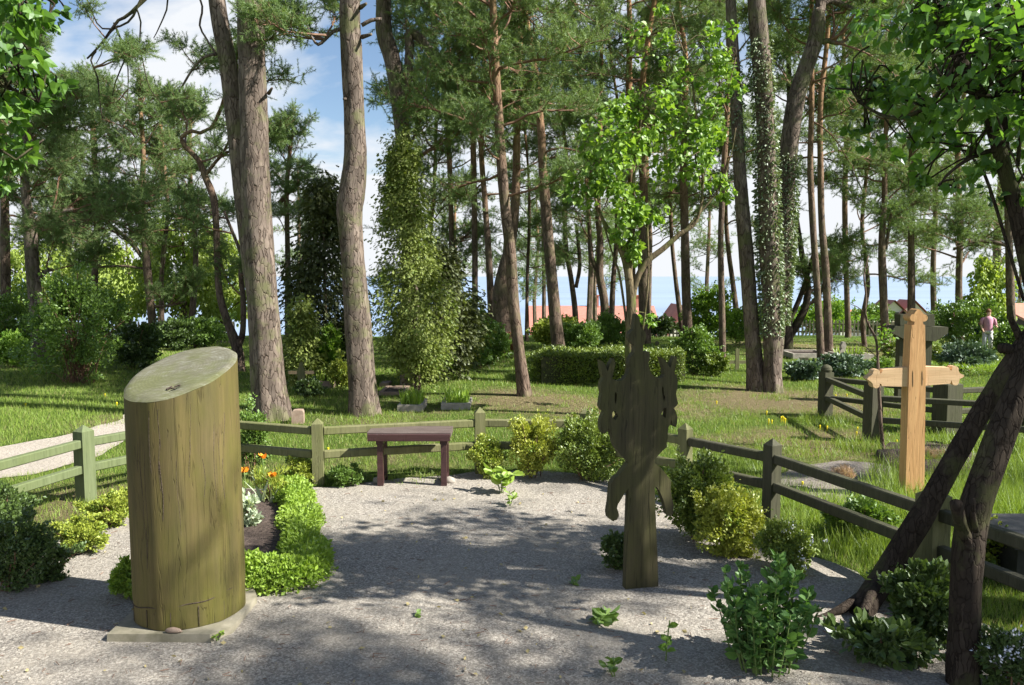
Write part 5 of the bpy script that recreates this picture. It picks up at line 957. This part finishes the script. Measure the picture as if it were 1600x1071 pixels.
# ------------------------------------------------------------------ fences
def post(mb, g, h, w, mi=0, cap='pyramid', yaw=0.):
    box(mb, (g[0], g[1], g[2]+h/2-.06), (w, w, h+.08-.04), yaw, mi)
    z = g[2]+h-.04; c, s = math.cos(yaw), math.sin(yaw); q = w/2
    cor = [(-q, -q), (q, -q), (q, q), (-q, q)]; V = [(g[0]+x*c-y*s, g[1]+x*s+y*c, z-.001) for x, y in cor]+[(g[0], g[1], z+.045)]
    if cap == 'pyramid': mb.add(V, [[0, 1, 4], [1, 2, 4], [2, 3, 4], [3, 0, 4]], mi)
    else:
        pts = np.array([[g[0], g[1], z-.02+t] for t in (0, .015, .02, .05, .08, .1, .112)]); r = np.array([.7, .72, .95, 1.1, .95, .6, .1])*w*.5; tube(mb, pts, r, 20, mi)
def fence(name, label, segs, mats, cat='fence', group=None, H=.54):
    """segs: posts list [(x,y,h,w,cap,mat)], rails [(p,q,w,h,mat)]"""
    posts, rails = segs; g0 = posts[0]; root = thing(name, label, cat, (g0[0], g0[1], float(gz(g0[0], g0[1]))), group)
    for x_, y_, h, w, cap, mt, yaw in posts:
        mb = MB(); post(mb, GX(x_, y_), h, w, 0, cap, yaw); mb.build('post', M[mt], root)
    for a, b, w, h, mt, ridge in rails:
        mb = MB(); beam(mb, a, b, w, h, 0, ridge); mb.build('rail', M[mt], root)
pts = [G(-40, 845), G(135, 782), G(318, 738), G(498, 757), G(750, 740), G(915, 742), G(1069, 777), G(1204, 813), G(1452, 926)]
far = [2.32, 3.2]; last = pts[-1]+(pts[-1]-pts[-2])*1.15; pts.append(last)
fm = ['fence_green', 'fence_green', 'fence_green', 'fence', 'fence', 'fence', 'fence', 'fence_dk', 'fence', 'fence_dk']  # darker wood on right-hand posts paints in their shade
P_ = []; R_ = []
for i, p in enumerate(pts):
    q = pts[min(i+1, len(pts)-1)]-pts[max(i-1, 0)]; yaw = math.atan2(q[1], q[0]); yaw = 0.12 if i == 3 else yaw
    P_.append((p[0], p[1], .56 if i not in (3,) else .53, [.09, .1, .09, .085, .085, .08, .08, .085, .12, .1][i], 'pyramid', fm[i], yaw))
for i in range(len(pts)-1):
    a, b = pts[i], pts[i+1]; d = unit(b-a); off = .048
    for z in (.43, .24): R_.append((a+d*off+np.array([0, 0, z]), b-d*off+np.array([0, 0, z]), .055, .062, ['fence_green', 'fence_green', 'fence', 'fence', 'fence', 'fence', 'fence_dk', 'fence_dk', 'fence_dk'][i], False))  # right-hand rails: shade of their near side painted in with darker wood
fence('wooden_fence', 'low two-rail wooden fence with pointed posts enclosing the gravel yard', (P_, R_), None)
# grave enclosure right
A = G(1362, 690); B = G(1289, 650); C = G(1478, 676); D = G(1610, 668); E = A+np.array([2.3, -1.0, 0])
gw = .13
P_ = [(A[0], A[1], .62, .13, 'ball', 'fence_dk', .3), (B[0], B[1], .56, .12, 'ball', 'fence_dk', .3), (C[0], C[1], .56, .2, 'pyramid', 'fence_dk', .3), (D[0], D[1], .56, .12, 'pyramid', 'fence_dk', .3), (E[0], E[1], .6, .12, 'pyramid', 'fence_dk', .3)]
R_ = []
for a, b in ((A, B), (B, C), (A, E), (C, D)):
    d = unit(b-a)
    for z in (.44, .22): R_.append((a+d*.06+np.array([0, 0, z]), b-d*.06+np.array([0, 0, z]), .06, .055, 'fence_dk', False))
fence('grave_fence', 'dark heavy-posted fence round a grave behind the new oak cross', (P_, R_), None)
# far picket fences
def picket(label, ends, h=.46, posth=.55, gap=.11, group='picket fences at the far side of the cemetery'):
    root = thing('picket_fence', label, 'fence', tuple(GX(*ends[0])), group)
    for (x0, y0), (x1, y1) in zip(ends[:-1], ends[1:]):
        L = math.hypot(x1-x0, y1-y0); nb = max(1, round(L/2.1)); yaw = math.atan2(y1-y0, x1-x0)
        for i in range(nb+1):
            f = i/nb; g = GX(x0+(x1-x0)*f, y0+(y1-y0)*f); mb = MB(); post(mb, g+np.array([0, .05, 0]), posth, .12, 0, 'pyramid', yaw); mb.build('post', M['fence_far'], root)
            if i == nb: break
            g1 = GX(x0+(x1-x0)*(i+1)/nb, y0+(y1-y0)*(i+1)/nb); mb = MB()
            for z in (.16, .4): beam(mb, g+[0, 0, z], g1+[0, 0, z], .03, .05)
            m = int(L/nb/gap)
            for k in range(m):
                q = g+(g1-g)*(k+.5)/m; box(mb, q+np.array([0, -.032, h/2+.04]), (.05, .02, h), yaw); box(mb, q+np.array([0, -.032, h+.06]), (.05, .02, .045), yaw, taper=.15)
            mb.build('picket_panel', M['fence_far'], root)
def wp(u, Y): return ((u-800)/F*Y, Y)
picket('sunlit grey picket fence running behind the round-capped posts at the right', [wp(1200, 26), wp(1500, 25)])
picket('shaded picket fence beyond the hedge in the middle', [wp(975, 25), wp(1195, 24.6)], h=.44)
picket('picket fence far behind the sloping log', [wp(-60, 22.5), wp(360, 21)], h=.5, posth=.6)
# ------------------------------------------------------------------ bench
a, b = G(586, 757), G(706, 754); y0 = (a[1]+b[1])/2; x0, x1 = P(578, 700, y0)[0], P(706, 700, y0)[0]
root = thing('bench', 'plain maroon-painted bench with two leg frames before the back fence', 'bench', ((x0+x1)/2, y0, 0), rz=.02)
cxm = (x0+x1)/2; mb = MB(); beam(mb, (x0, y0+.02, .415), (x1, y0+.02, .415), .27, .04); mb.build('seat', M['benchtop'], root)
mb = MB(); beam(mb, (x0+.005, y0-.122, .395), (x1-.005, y0-.122, .395), .03, .055); mb.build('front_rail', M['bench'], root)
for u in (597, 695):
    xx = P(u, 700, y0)[0]
    for dy in (-.085, .11):
        mb = MB(); box(mb, (xx, y0+dy, .185), (.045, .045, .40)); mb.build('leg', M['bench'], root)
    mb = MB(); box(mb, (xx, y0+.015, .365), (.06, .25, .055)); mb.build('bracket', M['bench'], root)
    mb = MB(); box(mb, (xx, y0+.012, .05), (.04, .14, .035)); mb.build('foot_rail', M['bench'], root)
for u in (592, 702):
    g = P(u, 757, y0); mb = MB(); tube(mb, np.array([[g[0]-.05, y0+.01, .004], [g[0]-.03, y0, .02], [g[0], y0, .026], [g[0]+.03, y0, .018], [g[0]+.05, y0, .003]]), [.005, .03, .035, .028, .004], 10, rough=.15)
    tag(mb.build('footing_stone', M['stone'], origin=(float(g[0]), y0, 0), smooth=True), 'small stone at the foot of the bench\'s %s leg' % ('left' if u < 650 else 'right'), 'stone')
# ------------------------------------------------------------------ graves and markers
def curb(label, u, v, w, d, h, plants, mat='stone'):
    g = G(u, v); root = thing('grave_curb', label, 'grave', tuple(g), 'grave beds edged with low curbs'); t = .05; W_ = w*g[1]/F
    mb = MB()
    box(mb, g+[0, 0, h/2-.02], (W_, t, h)); box(mb, g+[0, d, h/2-.02], (W_, t, h)); box(mb, g+[-W_/2+t/2, d/2, h/2-.02], (t, d-t-.004, h-.004)); box(mb, g+[W_/2-t/2, d/2, h/2-.02], (t, d-t-.004, h-.004)); mb.build('curb', M[mat], root)
    mb = MB(); box(mb, g+[0, d/2, h*.3], (W_-2*t-.004, d-t-.004, h*.5)); mb.build('bed_soil', M['soil'], root)
    if plants:
        mb = MB(); rr = np.random.default_rng(int(u)); n = plants; p = g+np.stack([rr.uniform(-W_*.42, W_*.42, n), rr.uniform(.05, d*.9, n), np.full(n, h*.5)], 1); leaves(mb, p, rr.uniform(.12, .22, n), 'blade', np.array([[0, 0, 1.]])+rr.normal(0, .18, (n, 3)), .1, rng=rr); mb.build('leaf_blades', M['border'], root)
curb('curbed grave bed with upright green leaves left of the thuja stem', 641, 643, 40, .5, .1, 160)
curb('curbed grave bed with upright green leaves right of the thuja stem', 712, 640, 46, .5, .1, 170)
curb('small grave bed with pale stones behind the wooden cross figure', 494, 606, 54, .5, .12, 120, 'brickstone')
curb('low dark-edged grave bed right of the second thick pine', 612, 618, 40, .6, .07, 0, 'brickstone')
curb('pale curbed grave bed near the picket fence', 1268, 560, 60, .8, .12, 0)
curb('low curbed grave bed under the far pines', 1340, 562, 50, .8, .12, 60)
def slab(name, label, cat, u, v, w, h, th, mat, prof=None, yaw=0., Y=None, mats=None):
    g = G(u, v) if Y is None else GX((u-800)/F*Y, Y); s = g[1]/F; prof = prof or [(-.5, 0), (.5, 0), (.48, .85), (.4, .98), (0, 1.), (-.36, .97), (-.47, .88)]
    mb = MB(); plate(mb, [(g[0]+a*w*s, g[2]-.03+b*(h*s+.03)) for a, b in prof], [], g[1], th, yaw=yaw, cx=g[0]); o = mb.build(name, M[mat], origin=tuple(g)); return tag(o, label, cat)
slab('gravestone', 'small reddish weathered stone block at the foot of the thickest pine', 'gravestone', 465, 663, 19, 22, .12, 'brickstone', yaw=.15)
slab('gravestone', 'round-shouldered gravestone with a knob on the far right lawn', 'gravestone', 1318, 560, 15, 26, .1, 'stone', prof=[(-.5, 0), (.5, 0), (.5, .3), (.35, .5), (.2, .62), (.28, .78), (.12, .98), (-.12, .98), (-.28, .78), (-.2, .62), (-.35, .5), (-.5, .3)])
slab('gravestone', 'narrow pale stone pillar right of the heavy monument', 'gravestone', 1485, 578, 10, 24, .1, 'stone', Y=14.2, prof=[(-.5, 0), (.5, 0), (.5, .95), (.3, 1), (-.5, 1)])
slab('gravestone', 'pale low block beside the narrow stone pillar', 'gravestone', 1497, 576, 12, 16, .1, 'stone', Y=14.5)
slab('gravestone', 'flat stone lying near the grave beds left of the bench pine', 'gravestone', 600, 605, 16, 6, .3, 'brickstone')
WM = 'small wooden grave markers'
def figure_marker(label, u, v, wp_, hp, mat, prof, arms=None, Y=None):
    g = G(u, v) if Y is None else GX((u-800)/F*Y, Y); s = g[1]/F; root = thing('wooden_marker', label, 'grave marker', tuple(g), WM)
    mb = MB(); plate(mb, [(g[0]+a*wp_*s, g[2]-.03+b*(hp*s+.03)) for a, b in prof], [], g[1], .04); mb.build('board', M[mat], root)
    if arms:
        for a in arms: mb = MB(); box(mb, g+np.array([a[0]*s, .02, a[1]*s]), (a[2]*s, .03, a[3]*s)); mb.build('crossbar', M[a[4] if len(a) > 4 else mat], root)
KP = [(-.13, 0), (.13, 0), (.12, .42), (.45, .5), (.5, .66), (.34, .74), (.5, .86), (.3, 1.), (.1, .94), (-.1, .94), (-.3, 1.), (-.5, .86), (-.34, .74), (-.5, .66), (-.45, .5), (-.12, .42)]
figure_marker('pale weathered wooden marker with a carved broad head before the dark bushes', 719, 594, 13, 42, 'fence', KP)
figure_marker('yellow-mossy carved wooden marker with a plank crossbar between the thick trunks', 471, 615, 13, 46, 'fence', [(-.18, 0), (.18, 0), (.18, .42), (.4, .5), (.5, .75), (.4, .88), (.2, .92), (.25, 1.02), (0, 1.08), (-.25, 1.02), (-.2, .92), (-.4, .88), (-.5, .75), (-.4, .5), (-.18, .42)], arms=[(-13, 33, 14, 5, 'oak2'), (12, 33, 16, 5, 'oak2')])
figure_marker('dark squat wooden cross on a low plank beyond the hedge', 1028, 553, 6, 18, 'fence_dk', [(-.5, 0), (.5, 0), (.5, .9), (.2, 1), (-.2, 1), (-.5, .9)], arms=[(4, 2, 34, 3)], Y=17.5)
figure_marker('small plain wooden post with side boards left of the leaning lawn pine', 1152, 578, 6, 34, 'fence', [(-.5, 0), (.5, 0), (.5, .95), (0, 1), (-.5, .95)], arms=[(-12, 12, 18, 5), (10, 12, 14, 5)])
figure_marker('dark wooden post with side boards by the flat juniper', 1256, 573, 14, 14, 'fence_dk', [(-.3, 0), (.3, 0), (.3, .6), (.5, .8), (.5, 1), (-.5, 1), (-.5, .8), (-.3, .6)], arms=[(14, 4, 26, 3)])
# heavy wooden monument
Y = 10.2; root = thing('wooden_monument', 'heavy dark timber monument with two posts and a broad notched beam behind the cross', 'monument', (P(1432, 600, Y)[0], Y, float(gz(P(1432, 600, Y)[0], Y))))
def pp(L): return [(float(P(u, v, Y)[0]), float(P(u, v, Y)[2])) for u, v in L]
for u0, u1 in ((1405.5, 1417), (1446, 1456)):
    mb = MB(); zt = P(1410, 528, Y)[2]; xa, xb = P(u0, 560, Y)[0], P(u1, 560, Y)[0]; box(mb, ((xa+xb)/2, Y+.06, zt/2-.03), (xb-xa, .11, zt+.06)); mb.build('post', M['fence_dk'], root)
mb = MB(); plate(mb, pp([(1388, 519), (1396, 509.5), (1478, 511), (1477, 521), (1458, 533), (1410, 530)]), [], Y-.06, .22); mb.build('beam', M['fence_dk'], root)
mb = MB(); plate(mb, pp([(1405, 509), (1405, 491), (1426, 492), (1458, 491), (1459, 510)]), [], Y-.03, .16); mb.build('cap_block', M['fence_dk'], root)
# dark slab at right edge
mb = MB(); g = P(1620, 860, 4.1); box(mb, (g[0], 4.2, .28), (.36, .4, .07)); box(mb, (g[0]+.02, 4.22, .115), (.28, .3, .25)); tag(mb.build('stone_block', M['iron'], origin=(float(g[0]), 4.2, 0)), 'dark polished block cut by the right picture edge', 'gravestone')
# ------------------------------------------------------------------ thin bare stem in front of the enclosure
g = G(1380, 706); root = thing('sapling', 'thin bent bare sapling left of the oak cross', 'sapling', tuple(g)); q = np.array([P(u, v, g[1]) for u, v in ((1380, 706), (1376, 660), (1373, 600), (1371, 550), (1368, 528), (1358, 510), (1352, 490), (1353, 460), (1350, 430), (1357, 400))]); q = resample(q, .05)
mb = MB(); tube(mb, q, np.linspace(.02, .006, len(q)), 10, rough=.12); mb.build('trunk', M['bark_mid'], root, smooth=True)
mb = MB()
for L in ([(1371, 550), (1380, 530), (1388, 512)], [(1352, 490), (1340, 480), (1330, 476)], [(1372, 560), (1350, 540), (1335, 532)]): tube(mb, resample(np.array([P(u, v, g[1]) for u, v in L]), .04), .004, 5)
mb.build('twigs', M['bark_mid'], root, smooth=True)
mb = MB(); c = P(1385, 525, g[1]); leaves(mb, c+RNG.normal(0, 1, (60, 3))*(.04, .04, .06), .04, 'oval'); mb.build('leaf_cluster', M['lilac'], root)
# ------------------------------------------------------------------ lamps
def lamp(label, u, vtop, Y, flare=True):
    g = GX((u-800)/F*Y, Y); t = P(u, vtop, Y); s = Y/F; root = thing('street_lamp', label, 'street lamp', tuple(g), 'street lamps by the lagoon path')
    mb = MB(); tube(mb, np.array([g, [g[0], g[1], t[2]-6*s]]), .045, 10); mb.build('pole', M['iron'], root)
    mb = MB(); tube(mb, np.array([[t[0], t[1], t[2]-7*s], [t[0], t[1], t[2]-1.2*s], [t[0], t[1], t[2]]]), [.05, 4.6*s, 4.8*s], 14); mb.build('lamp_shade', M['lampglass'], root)
    mb = MB(); tube(mb, np.array([[t[0], t[1], t[2]], [t[0], t[1], t[2]+1.1*s]]), [5.2*s, 4*s], 14); mb.build('lamp_cap', M['iron'], root)
lamp('cone-shaped street lamp standing against the water left of the pines', 752, 475, 27); lamp('cone-shaped street lamp beyond the picket fence under the pines', 1233, 470, 29); lamp('street lamp seen beside the top right arm of the cross among boughs', 1463, 476, 30); 
# ------------------------------------------------------------------ houses
def house(label, u0, u1, vridge, veave, Y, dep, roof, wall, gable='x', group='red-roofed houses below the cemetery', chim=(), dorm=()):
    x0, x1 = (u0-800)/F*Y, (u1-800)/F*Y; zr = P(800, vridge, Y)[2]; ze = P(800, veave, Y-dep/2)[2]; g = GX((x0+x1)/2, Y); root = thing('house', label, 'house', tuple(g), group); zb = float(min(gz(x0, Y), gz(x1, Y)))-.3
    mb = MB(); box(mb, (g[0], Y, (zb+ze)/2), (x1-x0-.6, dep-.8, ze-zb)); 
    if gable == 'x':
        for sx in (x0+.3, x1-.3): mb.add([(sx, Y-dep/2+.4, ze), (sx, Y+dep/2-.4, ze), (sx, Y, zr-.2)], [[0, 1, 2]])
    else: mb.add([(x0+.3, Y-dep/2+.4, ze), (x1-.3, Y-dep/2+.4, ze), (g[0], Y-dep/2+.4, zr-.2)], [[0, 1, 2]])
    mb.build('wall', M[wall], root); mb = MB(); t = .15
    if gable == 'x':
        for s in (-1, 1): mb.add([(x0, Y+s*dep/2, ze-.1), (x1, Y+s*dep/2, ze-.1), (x1, Y, zr), (x0, Y, zr), (x0, Y+s*dep/2, ze-.1-t), (x1, Y+s*dep/2, ze-.1-t), (x1, Y, zr-t), (x0, Y, zr-t)], [[0, 1, 2, 3], [4, 7, 6, 5], [0, 4, 5, 1], [0, 3, 7, 4], [1, 5, 6, 2]])
    else:
        for sx in (x0, x1): mb.add([(sx, Y-dep/2, ze-.1), (sx, Y+dep/2, ze-.1), (g[0], Y+dep/2, zr), (g[0], Y-dep/2, zr), (sx, Y-dep/2, ze-.1-t), (sx, Y+dep/2, ze-.1-t), (g[0], Y+dep/2, zr-t), (g[0], Y-dep/2, zr-t)], [[0, 1, 2, 3], [4, 7, 6, 5], [0, 4, 5, 1], [0, 3, 7, 4], [1, 5, 6, 2]])
    rf = mb.build('roof', M[roof], root)
    for u in chim:
        mb = MB(); xx = (u-800)/F*Y; box(mb, (xx, Y, zr+.3), (.7, .7, 1.6)); box(mb, (xx, Y, zr+1.13), (.9, .9, .12)); c = mb.build('chimney', M['roof'], root); 
    for u in dorm:
        mb = MB(); xx = (u-800)/F*Y; yy = Y-dep*.36; w = 1.2; zz = ze+.2
        mb.add([(xx-w, yy, zz), (xx+w, yy, zz), (xx+w, yy, zz+.9), (xx, yy, zz+2), (xx-w, yy, zz+.9), (xx-w, yy+2.5, zz), (xx+w, yy+2.5, zz), (xx+w, yy+2.5, zz+.9), (xx, yy+2.5, zz+2), (xx-w, yy+2.5, zz+.9)], [[0, 1, 2, 3, 4], [5, 9, 8, 7, 6]]); mb.add([(xx-w, yy, zz), (xx-w, yy, zz+.9), (xx-w, yy+2.5, zz+.9), (xx-w, yy+2.5, zz), (xx+w, yy, zz), (xx+w, yy, zz+.9), (xx+w, yy+2.5, zz+.9), (xx+w, yy+2.5, zz)], [[0, 1, 2, 3], [4, 7, 6, 5]]); d = mb.build('dormer', M['render'], root)
        mb = MB()
        for s in (-1, 1): mb.add([(xx+s*(w+.25), yy-.3, zz+.75), (xx, yy-.3, zz+2.12), (xx, yy+2.6, zz+2.12), (xx+s*(w+.25), yy+2.6, zz+.75)], [[0, 1, 2, 3]])
        mb.build('dormer_roof', M[roof], root)
        mb = MB(); box(mb, (xx, yy-.04, zz+.6), (.9, .06, .9)); mb.build('window', M['glass'], root)
    for k in range(max(2, int((x1-x0)/3))):
        xx = x0+(x1-x0)*(k+.6)/max(2, int((x1-x0)/3)); mb = MB(); box(mb, (xx, Y-dep/2+.38, ze-1.1), (.9, .06, 1.1)); mb.build('window', M['glass'], root)
house('long low house with bright red tiled roof below the pines, middle', 826, 1022, 478, 520, 88, 10, 'roof', 'render', chim=(930, 995))
house('small red gable right of the long red roof behind the lilac stems', 1000, 1024, 484, 520, 74, 5, 'roof', 'render', 'y')
house('steep-gabled house with brown roof left of the straight mossy pine', 1032, 1090, 476, 520, 78, 8, 'roof2', 'render', 'y')
house('dark-roofed house with white dormer beside the wooden monument', 1352, 1440, 484, 512, 72, 8, 'roof2', 'render', dorm=(1372, 1402))
house('low red roof beyond the right pines', 1290, 1400, 484, 500, 110, 10, 'roof', 'render')
house('dark timber house with orange roof at the right edge', 1552, 1700, 474, 500, 48, 7, 'roof3', 'darkwall')
house('small house with a pinkish gable glimpsed among boughs on the right', 1500, 1520, 486, 506, 80, 5, 'roof3', 'render', 'y')
# ------------------------------------------------------------------ people
def person(label, u, v, Y, hgt, top, bottom, face=0., arm=.3, group='visitors beyond the bushes'):
    g = GX((u-800)/F*Y, Y); s = hgt/1.75; root = thing('person', label, 'person', tuple(g), group, rz=face)
    def ell(mb, c, r, n=12):
        V = [(c[0]+r[0]*math.sin(a)*math.cos(b), c[1]+r[1]*math.sin(a)*math.sin(b), c[2]+r[2]*math.cos(a)) for a in np.linspace(.05, PI-.05, 9) for b in np.linspace(0, 2*PI, n, endpoint=False)]
        mb.add(V, [[i*n+j, (i+1)*n+j, (i+1)*n+(j+1) % n, i*n+(j+1) % n] for i in range(8) for j in range(n)])
    me = bpy.data.meshes.new('body')
    J = [(0, 0, .95), (0, 0, 1.2), (0, 0, 1.42), (0, -.01, 1.52), (0, -.02, 1.6), (0, -.02, 1.7), (-.19, 0, 1.4), (-.26, -.05, 1.14), (-.22, -.2, .95), (-.2, -.27, .88), (.19, 0, 1.4), (.27, -.04*1, 1.14), (.24, -.16-arm*.3, .98+arm*.2), (.23, -.22-arm*.3, .93+arm*.25), (-.1, 0, .9), (-.11, -.02, .5), (-.11, .02, .08), (-.12, -.12, .04), (.1, 0, .9), (.11, -.03, .5), (.12, .02, .08), (.13, -.12, .04)]
    Ed = [(0, 1), (1, 2), (2, 3), (3, 4), (4, 5), (2, 6), (6, 7), (7, 8), (8, 9), (2, 10), (10, 11), (11, 12), (12, 13), (0, 14), (14, 15), (15, 16), (16, 17), (0, 18), (18, 19), (19, 20), (20, 21)]
    Rd = [.15, .14, .14, .055, .09, .085, .06, .045, .035, .04, .06, .045, .035, .04, .09, .065, .045, .04, .09, .065, .045, .04]
    me.from_pydata([tuple(np.array(j)*s) for j in J], Ed, []); o = bpy.data.objects.new('body', me); COL.objects.link(o); o.parent = root
    md = o.modifiers.new('s', 'SKIN'); 
    for i, r in enumerate(Rd): me.skin_vertices[0].data[i].radius = (r*s, r*s*.8)
    me.skin_vertices[0].data[0].use_root = True; o.modifiers.new('sub', 'SUBSURF').render_levels = 2; me.materials.append(M['skin'])
    def part(nm, fn, mat): mb = MB(); fn(mb); mb.v = [a_*s for a_ in mb.v]; mb.build(nm, M[mat], root, smooth=True, worldcoords=False)
    part('hair', lambda mb: ell(mb, (0, .02, 1.69), (.1, .11, .11)), 'hair')
    def shirt(mb):
        tube(mb, np.array([(0, 0, .88), (0, 0, .98), (0, 0, 1.2), (0, 0, 1.38), (0, 0, 1.47), (0, 0, 1.5)]), [.17, .175, .17, .18, .12, .07], 16)
        for sx in (-1, 1): tube(mb, np.array([(sx*.14, 0, 1.42), (sx*.21, 0, 1.36), (sx*.26, -.04, 1.16)]), [.07, .075, .06], 10)
    def pants(mb):
        tube(mb, np.array([(0, 0, 1.0), (0, 0, .9), (0, 0, .82)]), [.165, .18, .15], 14)
        for sx in (-1, 1): tube(mb, np.array([(sx*.09, 0, .9), (sx*.11, -.02, .5), (sx*.11, .01, .12)]), [.105, .085, .07], 10)
    part('shirt', shirt, top); part('trousers', pants, bottom)
person('person in light blue shirt and dark trousers among the bushes', 1531, 575, 17.6, 1.05, 'bluecloth', 'navy', .8)
person('person in pink and white clothes right of the one in blue', 1545, 575, 17., .95, 'pink', 'whitecloth', -.3, .6)
# ------------------------------------------------------------------ sky, sun
SUN = np.array([.962, -.27, 0]); EL = math.radians(41); SUN = SUN/np.linalg.norm(SUN)
sun = bpy.data.lights.new('sun', 'SUN'); sun.energy = 5; sun.angle = math.radians(.55); sun.color = (1, .955, .87); so = bpy.data.objects.new('sun', sun); COL.objects.link(so)
d = Vector((SUN[0]*math.cos(EL), SUN[1]*math.cos(EL), math.sin(EL))); so.rotation_euler = d.to_track_quat('Z', 'Y').to_euler(); so.location = (12, -6, 16)
wd = bpy.data.worlds.new('World'); scene.world = wd; wd.use_nodes = True; nt = wd.node_tree; nt.nodes.clear(); out = nt.nodes.new('ShaderNodeOutputWorld')
sky = nt.nodes.new('ShaderNodeTexSky'); sky.sky_type = 'NISHITA'; sky.sun_disc = False; sky.sun_elevation = EL; sky.sun_rotation = math.atan2(SUN[0], SUN[1]); sky.air_density = 1.0; sky.dust_density = .6; sky.ozone_density = 2
b1 = nt.nodes.new('ShaderNodeBackground'); nt.links.new(sky.outputs[0], b1.inputs[0]); b1.inputs[1].default_value = .062
b2 = nt.nodes.new('ShaderNodeBackground'); b2.inputs[0].default_value = (.93, .96, 1, 1); b2.inputs[1].default_value = .39
tc = nt.nodes.new('ShaderNodeTexCoord'); sx = nt.nodes.new('ShaderNodeSeparateXYZ'); nt.links.new(tc.outputs['Generated'], sx.inputs[0])
zz = math_(nt, 'ADD', math_(nt, 'MAXIMUM', sx.outputs[2], 0.), .18); cv = nt.nodes.new('ShaderNodeCombineXYZ'); nt.links.new(math_(nt, 'DIVIDE', sx.outputs[0], zz), cv.inputs[0]); nt.links.new(math_(nt, 'DIVIDE', sx.outputs[1], zz), cv.inputs[1]); cv.inputs[2].default_value = 3.7
cn = noise(nt, cv.outputs[0], 1.1, 7, .55, .3); hz = math_(nt, 'MULTIPLY', math_(nt, 'SUBTRACT', .42, sx.outputs[2]), .5)
cf = ramp(nt, math_(nt, 'ADD', cn, hz), [(.47, (0, 0, 0)), (.58, (1, 1, 1))])
ms = nt.nodes.new('ShaderNodeMixShader'); nt.links.new(cf, ms.inputs[0]); nt.links.new(b1.outputs[0], ms.inputs[1]); nt.links.new(b2.outputs[0], ms.inputs[2]); nt.links.new(ms.outputs[0], out.inputs[0])
vs = scene.view_settings; vs.view_transform = 'Standard'; vs.look = 'None'; vs.exposure = 1.36; vs.gamma = 1; vs.use_curve_mapping = False
cy = scene.cycles; cy.max_bounces = 4; cy.diffuse_bounces = 3; cy.glossy_bounces = 2; cy.transmission_bounces = 4; cy.transparent_max_bounces = 4; cy.caustics_reflective = False; cy.caustics_refractive = False
cy.sample_clamp_indirect = 4; cy.use_adaptive_sampling = False; cy.use_denoising = True; cy.denoiser = 'OPENIMAGEDENOISE'; cy.denoising_input_passes = 'RGB_ALBEDO_NORMAL'; cy.denoising_prefilter = 'ACCURATE'
